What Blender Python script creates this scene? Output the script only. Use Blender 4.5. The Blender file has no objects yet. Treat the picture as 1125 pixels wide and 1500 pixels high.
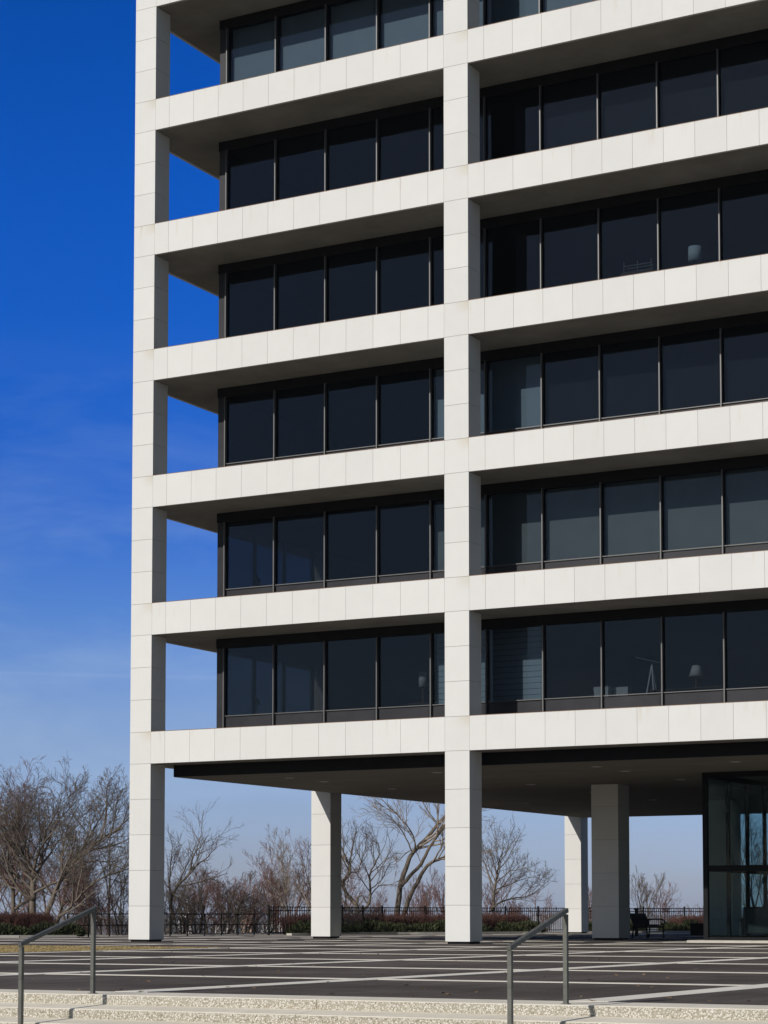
import bpy, math, random
from mathutils import Vector, Matrix

R = math.radians
HAZE = 0.00008
sc = bpy.context.scene
COL = sc.collection

# ------------------------------------------------------------------ camera
CAM = Vector((38.726, -53.934, 0.811))
YAW, PITCH, ROLL, FPX, PPY = -0.5039, 0.0692, -0.0005, 3126.1, 1124.08
cy_, sy_, cp_, sp_ = math.cos(YAW), math.sin(YAW), math.cos(PITCH), math.sin(PITCH)
FWD = Vector((sy_ * cp_, cy_ * cp_, sp_))
RGT = Vector((cy_, -sy_, 0))
UPV = RGT.cross(FWD)
cam = bpy.data.cameras.new('camera')
cam.sensor_fit = 'HORIZONTAL'
cam.sensor_width = 36
cam.lens = FPX / 1125 * 36
cam.shift_y = (PPY - 750) / 1125
cam.clip_start = 0.5
cam.clip_end = 30000
co = bpy.data.objects.new('camera', cam)
COL.objects.link(co)
m = Matrix((RGT, UPV, -FWD)).transposed().to_4x4()
m.translation = CAM
co.matrix_world = m
sc.camera = co

FLAT = Vector((sy_, cy_, 0))


def at(px, d, z=0.0):
    """ground position seen in direction px (photo column) at d metres along the view axis"""
    p = CAM + FLAT * d + RGT * (px - 562.5) / FPX * d
    return Vector((p.x, p.y, z))


def zat(py, d):
    """height of photo row py at d metres"""
    return CAM.z + (1341.0 - py) * d / FPX


# ------------------------------------------------------------------ materials
def newmat(name):
    mt = bpy.data.materials.new(name)
    mt.use_nodes = True
    nt = mt.node_tree
    return mt, nt, nt.nodes, nt.links, nt.nodes['Principled BSDF']


def noise_mat(name, c1, c2, scale=5.0, rough=0.8, bump=0.0, bscale=None, island=0.0, metal=0.0, detail=6, stretch=(1, 1, 1), spec=0.3, coords='Object', bdist=0.02):
    mt, nt, N, L, b = newmat(name)
    tc = N.new('ShaderNodeTexCoord')
    mp = N.new('ShaderNodeMapping')
    mp.inputs['Scale'].default_value = stretch
    L.new(tc.outputs[coords], mp.inputs['Vector'])
    nz = N.new('ShaderNodeTexNoise')
    nz.inputs['Scale'].default_value = scale
    nz.inputs['Detail'].default_value = detail
    nz.inputs['Roughness'].default_value = 0.65
    L.new(mp.outputs[0], nz.inputs['Vector'])
    rp = N.new('ShaderNodeValToRGB')
    rp.color_ramp.elements[0].position = 0.3
    rp.color_ramp.elements[1].position = 0.7
    rp.color_ramp.elements[0].color = (*c1, 1)
    rp.color_ramp.elements[1].color = (*c2, 1)
    L.new(nz.outputs['Fac'], rp.inputs[0])
    out = rp.outputs[0]
    if island:
        g = N.new('ShaderNodeNewGeometry')
        hv = N.new('ShaderNodeHueSaturation')
        mr = N.new('ShaderNodeMapRange')
        mr.inputs['To Min'].default_value = 1 - island
        mr.inputs['To Max'].default_value = 1 + island
        L.new(g.outputs['Random Per Island'], mr.inputs['Value'])
        L.new(mr.outputs[0], hv.inputs['Value'])
        L.new(out, hv.inputs['Color'])
        out = hv.outputs[0]
    L.new(out, b.inputs['Base Color'])
    b.inputs['Roughness'].default_value = rough
    b.inputs['Metallic'].default_value = metal
    b.inputs['Specular IOR Level'].default_value = spec
    if bump:
        n2 = N.new('ShaderNodeTexNoise')
        n2.inputs['Scale'].default_value = bscale or scale * 4
        n2.inputs['Detail'].default_value = 4
        L.new(tc.outputs[coords], n2.inputs['Vector'])
        bp = N.new('ShaderNodeBump')
        bp.inputs['Strength'].default_value = bump
        bp.inputs['Distance'].default_value = bdist
        L.new(n2.outputs['Fac'], bp.inputs['Height'])
        L.new(bp.outputs[0], b.inputs['Normal'])
    return mt


Z1, H, T = 5.4736, 3.9949, 0.9798      # underside of first slab, storey height, slab edge height
B, W = 10.970, 0.781                   # bay and column width


def stone_mat(name, c):
    """white stone cladding: panel-to-panel tone, mottling, rust runs below the slab tops"""
    mt, nt, N, L, b = newmat(name)
    tc = N.new('ShaderNodeTexCoord')
    n1 = N.new('ShaderNodeTexNoise')
    n1.inputs['Scale'].default_value = 1.3
    n1.inputs['Detail'].default_value = 8
    n1.inputs['Roughness'].default_value = 0.7
    L.new(tc.outputs['Object'], n1.inputs['Vector'])
    g = N.new('ShaderNodeNewGeometry')
    hv = N.new('ShaderNodeHueSaturation')
    hv.inputs['Color'].default_value = (*c, 1)
    a = N.new('ShaderNodeMath'); a.operation = 'MULTIPLY_ADD'
    a.inputs[1].default_value = 0.05
    L.new(g.outputs['Random Per Island'], a.inputs[0])
    a2 = N.new('ShaderNodeMath'); a2.operation = 'MULTIPLY_ADD'
    a2.inputs[1].default_value = 0.12
    a2.inputs[2].default_value = 0.92
    L.new(n1.outputs['Fac'], a2.inputs[0])
    L.new(a2.outputs[0], a.inputs[2])
    L.new(a.outputs[0], hv.inputs['Value'])
    # runs: noise stretched down the wall, strongest just under each slab top
    mp = N.new('ShaderNodeMapping')
    mp.inputs['Scale'].default_value = (3.2, 3.2, 0.35)
    L.new(tc.outputs['Object'], mp.inputs['Vector'])
    n2 = N.new('ShaderNodeTexNoise')
    n2.inputs['Scale'].default_value = 1.6
    n2.inputs['Detail'].default_value = 5
    L.new(mp.outputs[0], n2.inputs['Vector'])
    sep = N.new('ShaderNodeSeparateXYZ')
    L.new(tc.outputs['Object'], sep.inputs[0])
    f1 = N.new('ShaderNodeMath'); f1.operation = 'SUBTRACT'
    L.new(sep.outputs['Z'], f1.inputs[0]); f1.inputs[1].default_value = Z1 + T - 20 * H
    f2 = N.new('ShaderNodeMath'); f2.operation = 'MODULO'
    L.new(f1.outputs[0], f2.inputs[0]); f2.inputs[1].default_value = H
    f3 = N.new('ShaderNodeMapRange')          # 1 right under the slab top, 0 half a metre down
    f3.inputs['From Min'].default_value = H - 0.55
    f3.inputs['From Max'].default_value = H
    L.new(f2.outputs[0], f3.inputs['Value'])
    th = N.new('ShaderNodeMapRange')
    th.inputs['From Min'].default_value = 0.60
    th.inputs['From Max'].default_value = 0.95
    L.new(n2.outputs['Fac'], th.inputs['Value'])
    mul = N.new('ShaderNodeMath'); mul.operation = 'MULTIPLY'
    L.new(f3.outputs[0], mul.inputs[0]); L.new(th.outputs[0], mul.inputs[1])
    xo = N.new('ShaderNodeMath'); xo.operation = 'MODULO'; xo.inputs[1].default_value = B
    xa = N.new('ShaderNodeMath'); xa.operation = 'ADD'; xa.inputs[1].default_value = B * 4
    L.new(sep.outputs['X'], xa.inputs[0]); L.new(xa.outputs[0], xo.inputs[0])
    xc = N.new('ShaderNodeMapRange'); xc.inputs['From Min'].default_value = 0.30; xc.inputs['From Max'].default_value = 0.74
    L.new(xo.outputs[0], xc.inputs['Value'])
    xl = N.new('ShaderNodeMath'); xl.operation = 'LESS_THAN'; xl.inputs[1].default_value = W + 0.01
    L.new(xo.outputs[0], xl.inputs[0])
    xm = N.new('ShaderNodeMath'); xm.operation = 'MULTIPLY'
    L.new(xc.outputs[0], xm.inputs[0]); L.new(xl.outputs[0], xm.inputs[1])
    f4 = N.new('ShaderNodeMapRange'); f4.inputs['From Min'].default_value = H - 0.38; f4.inputs['From Max'].default_value = H; f4.inputs['To Max'].default_value = 0.8
    L.new(f2.outputs[0], f4.inputs['Value'])
    xn = N.new('ShaderNodeMath'); xn.operation = 'MULTIPLY'
    L.new(xm.outputs[0], xn.inputs[0]); L.new(f4.outputs[0], xn.inputs[1])
    xp = N.new('ShaderNodeMath'); xp.operation = 'MULTIPLY'
    L.new(xn.outputs[0], xp.inputs[0]); L.new(n1.outputs['Fac'], xp.inputs[1])
    tot = N.new('ShaderNodeMath'); tot.operation = 'MAXIMUM'
    L.new(mul.outputs[0], tot.inputs[0]); L.new(xp.outputs[0], tot.inputs[1])
    mix = N.new('ShaderNodeMixRGB')
    mix.inputs['Color2'].default_value = (0.46, 0.37, 0.20, 1)
    up = N.new('ShaderNodeMath'); up.operation = 'GREATER_THAN'; up.inputs[1].default_value = Z1 - 0.1
    L.new(sep.outputs['Z'], up.inputs[0])
    tu = N.new('ShaderNodeMath'); tu.operation = 'MULTIPLY'
    L.new(tot.outputs[0], tu.inputs[0]); L.new(up.outputs[0], tu.inputs[1])
    L.new(tu.outputs[0], mix.inputs['Fac'])
    L.new(hv.outputs[0], mix.inputs['Color1'])
    L.new(mix.outputs[0], b.inputs['Base Color'])
    b.inputs['Roughness'].default_value = 0.75
    b.inputs['Specular IOR Level'].default_value = 0.2
    n3 = N.new('ShaderNodeTexNoise')
    n3.inputs['Scale'].default_value = 60
    L.new(tc.outputs['Object'], n3.inputs['Vector'])
    bp = N.new('ShaderNodeBump')
    bp.inputs['Strength'].default_value = 0.08
    bp.inputs['Distance'].default_value = 0.01
    L.new(n3.outputs['Fac'], bp.inputs['Height'])
    L.new(bp.outputs[0], b.inputs['Normal'])
    return mt


def glass_mat(name, tint, refl, rcol=(0.8, 0.9, 1.0)):
    mt, nt, N, L, b = newmat(name)
    N.remove(b)
    out = N['Material Output']
    tr = N.new('ShaderNodeBsdfTransparent')
    tr.inputs['Color'].default_value = (*tint, 1)
    gl = N.new('ShaderNodeBsdfGlossy')
    gl.inputs['Roughness'].default_value = 0.015
    gl.inputs['Color'].default_value = (*rcol, 1)
    tc = N.new('ShaderNodeTexCoord')
    nz = N.new('ShaderNodeTexNoise')
    nz.inputs['Scale'].default_value = 0.9
    L.new(tc.outputs['Object'], nz.inputs['Vector'])
    bp = N.new('ShaderNodeBump')
    bp.inputs['Strength'].default_value = 0.03
    bp.inputs['Distance'].default_value = 0.05
    L.new(nz.outputs['Fac'], bp.inputs['Height'])
    L.new(bp.outputs[0], gl.inputs['Normal'])
    fr = N.new('ShaderNodeFresnel')
    fr.inputs['IOR'].default_value = 1.45
    mu = N.new('ShaderNodeMath'); mu.operation = 'MULTIPLY'
    mu.inputs[1].default_value = refl
    L.new(fr.outputs[0], mu.inputs[0])
    mx = N.new('ShaderNodeMixShader')
    L.new(mu.outputs[0], mx.inputs['Fac'])
    L.new(tr.outputs[0], mx.inputs[1])
    L.new(gl.outputs[0], mx.inputs[2])
    L.new(mx.outputs[0], out.inputs['Surface'])
    return mt


def aggregate_mat():
    """washed exposed pebbles"""
    mt, nt, N, L, b = newmat('exposed_aggregate')
    tc = N.new('ShaderNodeTexCoord')
    vo = N.new('ShaderNodeTexVoronoi')
    vo.inputs['Scale'].default_value = 62
    L.new(tc.outputs['Object'], vo.inputs['Vector'])
    rp = N.new('ShaderNodeValToRGB')
    rp.color_ramp.elements[0].color = (0.26, 0.22, 0.155, 1)
    rp.color_ramp.elements[0].position = 0.2
    rp.color_ramp.elements[1].position = 0.8
    rp.color_ramp.elements[1].color = (0.76, 0.73, 0.66, 1)
    e = rp.color_ramp.elements.new(0.45); e.color = (0.54, 0.50, 0.42, 1)
    L.new(vo.outputs['Color'], rp.inputs[0])
    dk = N.new('ShaderNodeMapRange')
    dk.inputs['From Min'].default_value = 0.25
    dk.inputs['From Max'].default_value = 0.75
    L.new(vo.outputs['Distance'], dk.inputs['Value'])
    mx = N.new('ShaderNodeMixRGB')
    mx.inputs['Color2'].default_value = (0.36, 0.33, 0.26, 1)
    L.new(dk.outputs[0], mx.inputs['Fac'])
    L.new(rp.outputs[0], mx.inputs['Color1'])
    nz = N.new('ShaderNodeTexNoise'); nz.inputs['Scale'].default_value = 1.1; nz.inputs['Detail'].default_value = 5
    L.new(tc.outputs['Object'], nz.inputs['Vector'])
    th = N.new('ShaderNodeMapRange')
    th.inputs['From Min'].default_value = 0.58; th.inputs['From Max'].default_value = 0.75
    th.inputs['To Max'].default_value = 0.45
    L.new(nz.outputs['Fac'], th.inputs['Value'])
    m2 = N.new('ShaderNodeMixRGB'); m2.inputs['Color2'].default_value = (0.34, 0.27, 0.12, 1)
    L.new(th.outputs[0], m2.inputs['Fac']); L.new(mx.outputs[0], m2.inputs['Color1'])
    L.new(m2.outputs[0], b.inputs['Base Color'])
    b.inputs['Roughness'].default_value = 0.85
    bp = N.new('ShaderNodeBump')
    bp.inputs['Strength'].default_value = 0.9
    bp.inputs['Distance'].default_value = 0.012
    bp.invert = True
    L.new(vo.outputs['Distance'], bp.inputs['Height'])
    L.new(bp.outputs[0], b.inputs['Normal'])
    return mt


def paving_mat():
    mt, nt, N, L, b = newmat('dark_paving')
    tc = N.new('ShaderNodeTexCoord')
    n1 = N.new('ShaderNodeTexNoise'); n1.inputs['Scale'].default_value = 0.35; n1.inputs['Detail'].default_value = 7
    n2 = N.new('ShaderNodeTexNoise'); n2.inputs['Scale'].default_value = 45; n2.inputs['Detail'].default_value = 3
    mp = N.new('ShaderNodeMapping'); mp.inputs['Scale'].default_value = (1, 0.25, 1)
    n3 = N.new('ShaderNodeTexNoise'); n3.inputs['Scale'].default_value = 3.5; n3.inputs['Detail'].default_value = 5
    L.new(tc.outputs['Object'], n1.inputs['Vector']); L.new(tc.outputs['Object'], n2.inputs['Vector'])
    L.new(tc.outputs['Object'], mp.inputs['Vector']); L.new(mp.outputs[0], n3.inputs['Vector'])
    r1 = N.new('ShaderNodeValToRGB')
    r1.color_ramp.elements[0].position = 0.35; r1.color_ramp.elements[1].position = 0.68
    r1.color_ramp.elements[0].color = (0.076, 0.065, 0.058, 1); r1.color_ramp.elements[1].color = (0.135, 0.115, 0.103, 1)
    L.new(n1.outputs['Fac'], r1.inputs[0])
    r2 = N.new('ShaderNodeMapRange'); r2.inputs['To Min'].default_value = 0.55; r2.inputs['To Max'].default_value = 1.45
    r2.inputs['From Min'].default_value = 0.25; r2.inputs['From Max'].default_value = 0.75
    L.new(n2.outputs['Fac'], r2.inputs['Value'])
    r3 = N.new('ShaderNodeMapRange'); r3.inputs['To Min'].default_value = 0.8; r3.inputs['To Max'].default_value = 1.2
    r3.inputs['From Min'].default_value = 0.3; r3.inputs['From Max'].default_value = 0.7
    L.new(n3.outputs['Fac'], r3.inputs['Value'])
    mu = N.new('ShaderNodeMath'); mu.operation = 'MULTIPLY'
    L.new(r2.outputs[0], mu.inputs[0]); L.new(r3.outputs[0], mu.inputs[1])
    hv = N.new('ShaderNodeHueSaturation')
    L.new(r1.outputs[0], hv.inputs['Color']); L.new(mu.outputs[0], hv.inputs['Value'])
    L.new(hv.outputs[0], b.inputs['Base Color'])
    b.inputs['Roughness'].default_value = 0.95
    b.inputs['Specular IOR Level'].default_value = 0.02
    bp = N.new('ShaderNodeBump'); bp.inputs['Strength'].default_value = 0.5; bp.inputs['Distance'].default_value = 0.006
    L.new(n2.outputs['Fac'], bp.inputs['Height']); L.new(bp.outputs[0], b.inputs['Normal'])
    return mt


M = {}
M['stone'] = stone_mat('white_stone', (0.645, 0.640, 0.615))
M['joint'] = noise_mat('joint_mortar', (0.30, 0.25, 0.18), (0.38, 0.32, 0.24), 8)
M['slab'] = noise_mat('slab_concrete', (0.20, 0.19, 0.165), (0.31, 0.295, 0.26), 0.6, 0.9, 0.05, 20)
M['coping'] = noise_mat('bronze_coping', (0.13, 0.07, 0.035), (0.20, 0.11, 0.06), 4, 0.5)
M['black'] = noise_mat('black_metal', (0.006, 0.006, 0.006), (0.011, 0.011, 0.012), 3, 0.55, spec=0.1)
M['alu'] = noise_mat('bronze_aluminium', (0.030, 0.029, 0.028), (0.048, 0.046, 0.044), 6, 0.5, spec=0.95)
M['sillpanel'] = noise_mat('charcoal_spandrel_glass', (0.020, 0.020, 0.024), (0.032, 0.031, 0.036), 1.2, 0.35, spec=0.2)
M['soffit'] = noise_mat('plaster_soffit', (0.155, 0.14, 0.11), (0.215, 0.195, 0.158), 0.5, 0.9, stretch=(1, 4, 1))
M['glass'] = glass_mat('tinted_window_glass', (0.54, 0.575, 0.60), 0.62, (0.56, 0.70, 0.90))
M['lobbyglass'] = glass_mat('lobby_glass', (0.74, 0.84, 0.85), 0.28)
M['sideglass'] = glass_mat('dark_side_glass', (0.47, 0.455, 0.43), 0.62, (0.56, 0.70, 0.90))
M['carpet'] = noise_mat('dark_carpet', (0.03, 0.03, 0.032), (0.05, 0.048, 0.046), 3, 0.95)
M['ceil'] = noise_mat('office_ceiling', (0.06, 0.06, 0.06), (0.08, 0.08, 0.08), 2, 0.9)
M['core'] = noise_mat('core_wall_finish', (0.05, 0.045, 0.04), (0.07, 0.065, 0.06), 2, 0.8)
M['blind'] = noise_mat('grey_green_blind', (0.42, 0.44, 0.41), (0.48, 0.50, 0.47), 2, 0.9)
M['blindblue'] = noise_mat('blue_grey_blind', (0.62, 0.72, 0.77), (0.70, 0.79, 0.83), 2, 0.9)
M['darkblind'] = noise_mat('dark_blind', (0.03, 0.032, 0.036), (0.045, 0.047, 0.052), 2, 0.9)
M['paving'] = paving_mat()
M['line'] = noise_mat('pale_paving_band', (0.70, 0.65, 0.55), (0.84, 0.79, 0.68), 2.2, 0.9, 0.2, 40, detail=9)
M['cap'] = noise_mat('step_concrete', (0.68, 0.62, 0.50), (0.82, 0.755, 0.62), 3.0, 0.9, 0.25, 60, detail=9)
M['aggregate'] = aggregate_mat()
M['grass'] = noise_mat('dormant_grass', (0.28, 0.205, 0.085), (0.40, 0.31, 0.14), 3, 0.95, island=0.35)
M['field'] = noise_mat('rough_ground', (0.06, 0.06, 0.03), (0.14, 0.115, 0.065), 0.08, 0.95, detail=9)
M['soil'] = noise_mat('mulch', (0.05, 0.035, 0.025), (0.09, 0.065, 0.05), 9, 0.95, 0.5)
M['kerb'] = noise_mat('kerb_concrete', (0.36, 0.34, 0.30), (0.46, 0.44, 0.40), 3, 0.9)
M['rail'] = noise_mat('galvanised_steel', (0.085, 0.088, 0.078), (0.15, 0.15, 0.135), 9, 0.5, metal=0.35, detail=8)
M['leaf'] = noise_mat('dry_leaf', (0.16, 0.09, 0.04), (0.30, 0.2, 0.1), 9, 0.95, island=0.4)
M['bark'] = noise_mat('bark', (0.085, 0.068, 0.052), (0.19, 0.158, 0.125), 6, 0.95, 0.6, 25, stretch=(1, 1, 0.3))
M['twig'] = noise_mat('twigs', (0.128, 0.104, 0.085), (0.205, 0.17, 0.14), 2, 0.95)
M['redtwig'] = noise_mat('reddish_twigs', (0.19, 0.105, 0.092), (0.28, 0.17, 0.15), 1, 0.95)
M['paletwig'] = noise_mat('pale_twigs', (0.26, 0.21, 0.165), (0.36, 0.30, 0.24), 2, 0.95)
M['barberry'] = noise_mat('barberry_twigs', (0.105, 0.048, 0.04), (0.175, 0.09, 0.072), 2, 0.9, island=0.4)
M['juniper'] = noise_mat('juniper_leaf', (0.020, 0.027, 0.010), (0.052, 0.062, 0.022), 1.2, 0.8, island=0.5)
M['bench'] = noise_mat('black_bench_paint', (0.006, 0.006, 0.006), (0.012, 0.011, 0.010), 5, 0.6, spec=0.08)
M['lampshade'] = noise_mat('linen_shade', (0.55, 0.54, 0.5), (0.65, 0.63, 0.6), 8, 0.9)
M['wood'] = noise_mat('dark_wood', (0.05, 0.03, 0.018), (0.1, 0.06, 0.035), 4, 0.6, stretch=(1, 8, 1))
M['paper'] = noise_mat('pale_card', (0.6, 0.6, 0.58), (0.7, 0.7, 0.68), 5, 0.9)
M['citypale'] = noise_mat('pale_city_facade', (0.5, 0.48, 0.45), (0.62, 0.6, 0.57), 0.06, 0.9)
M['citytan'] = noise_mat('tan_city_facade', (0.42, 0.28, 0.2), (0.52, 0.36, 0.27), 0.06, 0.9)
M['citygrey'] = noise_mat('grey_city_facade', (0.2, 0.2, 0.22), (0.3, 0.3, 0.32), 0.06, 0.9)
M['leather'] = noise_mat('dark_upholstery', (0.02, 0.02, 0.022), (0.035, 0.033, 0.033), 6, 0.6)


# ------------------------------------------------------------------ mesh builder
class MB:
    def __init__(s):
        s.v, s.f, s.mi, s.sm = [], [], [], []

    def box(s, x0, x1, y0, y1, z0, z1, mi=0):
        n = len(s.v)
        s.v += [(x0, y0, z0), (x1, y0, z0), (x1, y1, z0), (x0, y1, z0), (x0, y0, z1), (x1, y0, z1), (x1, y1, z1), (x0, y1, z1)]
        for q in ((3, 2, 1, 0), (4, 5, 6, 7), (0, 1, 5, 4), (1, 2, 6, 5), (2, 3, 7, 6), (3, 0, 4, 7)):
            s.f.append(tuple(n + i for i in q)); s.mi.append(mi); s.sm.append(False)
        return s

    def poly(s, pts, mi=0):
        n = len(s.v)
        s.v += [tuple(p) for p in pts]
        s.f.append(tuple(range(n, n + len(pts)))); s.mi.append(mi); s.sm.append(False)
        return s

    def prism(s, prof, x0, x1, mi=0):
        """profile of (y, z) pairs swept along x"""
        n = len(s.v); k = len(prof)
        s.v += [(x0, y, z) for y, z in prof] + [(x1, y, z) for y, z in prof]
        mis = mi if isinstance(mi, (list, tuple)) else [mi] * k
        for i in range(k):
            j = (i + 1) % k
            s.f.append((n + i, n + j, n + k + j, n + k + i)); s.mi.append(mis[i]); s.sm.append(False)
        s.f.append(tuple(n + i for i in reversed(range(k)))); s.mi.append(mis[0]); s.sm.append(False)
        s.f.append(tuple(n + k + i for i in range(k))); s.mi.append(mis[0]); s.sm.append(False)
        return s

    def bar(s, a, b, w, h=None, mi=0):
        """square bar from a to b"""
        h = h or w
        a, b = Vector(a), Vector(b)
        d = (b - a).normalized()
        ref = Vector((0, 0, 1)) if abs(d.z) < 0.95 else Vector((0, 1, 0))
        u = d.cross(ref).normalized() * w / 2
        v = u.cross(d).normalized() * h / 2
        n = len(s.v)
        for p in (a, b):
            s.v += [tuple(p - u - v), tuple(p + u - v), tuple(p + u + v), tuple(p - u + v)]
        for q in ((3, 2, 1, 0), (4, 5, 6, 7), (0, 1, 5, 4), (1, 2, 6, 5), (2, 3, 7, 6), (3, 0, 4, 7)):
            s.f.append(tuple(n + i for i in q)); s.mi.append(mi); s.sm.append(False)
        return s

    def tube(s, pts, radii, k=5, mi=0, cap=True):
        n0 = len(s.v)
        m_ = len(pts)
        u = None
        for i, p in enumerate(pts):
            d = (pts[min(i + 1, m_ - 1)] - pts[max(i - 1, 0)])
            if d.length < 1e-9: d = Vector((0, 0, 1))
            d.normalize()
            if u is None:
                u = d.orthogonal().normalized()
            else:
                u = (u - d * u.dot(d))
                u = u.normalized() if u.length > 1e-6 else d.orthogonal().normalized()
            w = d.cross(u)
            r = radii[i]
            for j in range(k):
                a = 2 * math.pi * j / k
                q = p + u * (math.cos(a) * r) + w * (math.sin(a) * r)
                s.v.append((q.x, q.y, q.z))
        for i in range(m_ - 1):
            for j in range(k):
                a = n0 + i * k + j; b = n0 + i * k + (j + 1) % k
                s.f.append((a, b, b + k, a + k)); s.mi.append(mi); s.sm.append(True)
        if cap:
            s.f.append(tuple(n0 + j for j in reversed(range(k)))); s.mi.append(mi); s.sm.append(False)
            s.f.append(tuple(n0 + (m_ - 1) * k + j for j in range(k))); s.mi.append(mi); s.sm.append(False)
        return s

    def lathe(s, c, prof, k=20, mi=0):
        """profile (r, z) about a vertical axis through c, closed top and bottom"""
        n0 = len(s.v)
        for r, z in prof:
            for j in range(k):
                a = 2 * math.pi * j / k
                s.v.append((c[0] + r * math.cos(a), c[1] + r * math.sin(a), c[2] + z))
        for i in range(len(prof) - 1):
            for j in range(k):
                a = n0 + i * k + j; b = n0 + i * k + (j + 1) % k
                s.f.append((a, b, b + k, a + k)); s.mi.append(mi); s.sm.append(True)
        s.f.append(tuple(n0 + j for j in reversed(range(k)))); s.mi.append(mi); s.sm.append(False)
        s.f.append(tuple(n0 + (len(prof) - 1) * k + j for j in range(k))); s.mi.append(mi); s.sm.append(False)
        return s

    def build(s, name, mats, parent=None, bevel=0.0):
        me = bpy.data.meshes.new(name)
        me.from_pydata(s.v, [], s.f)
        if not isinstance(mats, (list, tuple)): mats = [mats]
        for mt in mats: me.materials.append(mt)
        me.polygons.foreach_set('material_index', s.mi)
        me.polygons.foreach_set('use_smooth', s.sm)
        me.update()
        o = bpy.data.objects.new(name, me)
        COL.objects.link(o)
        if parent is not None: o.parent = parent
        if bevel:
            b = o.modifiers.new('bevel', 'BEVEL'); b.width = bevel; b.segments = 2; b.limit_method = 'ANGLE'
        return o


def empty(name, label, cat, loc=(0, 0, 0), group=None, rz=0):
    o = bpy.data.objects.new(name, None)
    COL.objects.link(o)
    o.location = loc
    o.rotation_euler = (0, 0, rz)
    o['label'] = label; o['category'] = cat
    if group: o['group'] = group
    return o


def tag(o, label, cat, group=None):
    o['label'] = label; o['category'] = cat
    if group: o['group'] = group
    return o


def kind(o, k):
    o['kind'] = k
    return o


# ------------------------------------------------------------------ ground
def smooth(t):
    t = min(1, max(0, t)); return t * t * (3 - 2 * t)


def ground_h(x, y):
    r = math.hypot(x, y)
    h = -0.25
    h -= 0.78 * smooth((-35.5 - y) / 3.0) if -200 < y else 0.78
    q = max(y - 46, -x - 17, 0)
    h -= 30 * smooth(q / 420.0) + 2.5 * smooth(q / 18.0)
    if r > 3500:
        a = math.atan2(y, x)
        h += smooth((r - 3500) / 2500) * (29 + 7 * math.sin(a * 23) + 4 * math.sin(a * 61 + 1) + 2.5 * math.sin(a * 140))
    return h


radii = [0, 6, 12, 18, 24, 30, 34, 36, 38, 40, 43, 46, 50, 55, 62, 72, 85, 100, 130, 170, 230, 320, 450, 650, 950, 1400, 2100, 3200, 4200, 5200, 6500, 9000, 13000]
NS = 240
g = MB()
g.v.append((0, 0, ground_h(0, 0)))
for r in radii[1:]:
    for j in range(NS):
        a = 2 * math.pi * j / NS
        x, y = r * math.cos(a), r * math.sin(a)
        g.v.append((x, y, ground_h(x, y)))
for j in range(NS):
    g.f.append((0, 1 + j, 1 + (j + 1) % NS)); g.mi.append(0); g.sm.append(True)
for i in range(len(radii) - 2):
    for j in range(NS):
        a = 1 + i * NS + j; b = 1 + i * NS + (j + 1) % NS
        g.f.append((a, a + NS, b + NS, b)); g.mi.append(0); g.sm.append(True)
kind(g.build('terrain', M['field']), 'structure')

# plaza: dark paving with a grid of pale bands, a strip of it left as turf
PX0, PX1, PY0, PY1 = -15.0, 70.0, -35.32, 44.0
kind(MB().box(PX0, PX1, PY0, PY1, -0.5, 0.0).build('plaza', M['paving']), 'structure')
pb = MB()
STEP = 5.2
xs = [25.40 + 5.25 * n for n in range(-7, 9)]
ys = [-30.15 + STEP * n for n in range(0, 15)]
for x in xs:
    pb.box(x - 0.21, x + 0.21, PY0, PY1, -0.02, 0.004)
prev = PX0
for y in ys:
    prev = PX0
    for x in xs + [PX1 + 0.21]:
        if x - 0.21 > prev + 0.01:
            pb.box(prev + 0.0005, min(x - 0.2105, PX1), y - 0.16, y + 0.16, -0.02, 0.004)
        prev = x + 0.21
kind(pb.build('paving_bands', M['line']), 'structure')

rng = random.Random(5)
GX0, GX1, GY0, GY1 = -15.0, 9.25, -19.4, -8.7
kind(MB().box(GX0 - 5, GX1, GY0, GY1, -0.03, 0.008).build('turf_bed', M['grass']), 'structure')
gb = MB()
for i in range(26000):
    x = rng.uniform(GX0 + 8, GX1); y = rng.uniform(GY0, GY1)
    a = rng.uniform(0, 6.283); w = 0.012; h = rng.uniform(0.012, 0.035)
    dx, dy = math.cos(a) * w, math.sin(a) * w
    lx, ly = rng.uniform(-.03, .03), rng.uniform(-.03, .03)
    gb.poly([(x - dx, y - dy, 0.006), (x + dx, y + dy, 0.006), (x + lx, y + ly, h)])
kind(gb.build('grass', M['grass']), 'stuff')

lf = MB()
for i in range(260):
    x, y = rng.uniform(8, 36), PY0 + 26 * rng.random() ** 1.6
    a, l = rng.uniform(0, 6.283), rng.uniform(.025, .05)
    c, s_ = math.cos(a) * l, math.sin(a) * l
    z = 0.006
    lf.poly([(x - c, y - s_, z), (x + s_ * .5, y - c * .5, z + rng.uniform(.002, .02)), (x + c, y + s_, z + rng.uniform(.0, .02)), (x - s_ * .5, y + c * .5, z + rng.uniform(.002, .012))])
kind(lf.build('leaf_litter', M['leaf']), 'stuff')

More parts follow.
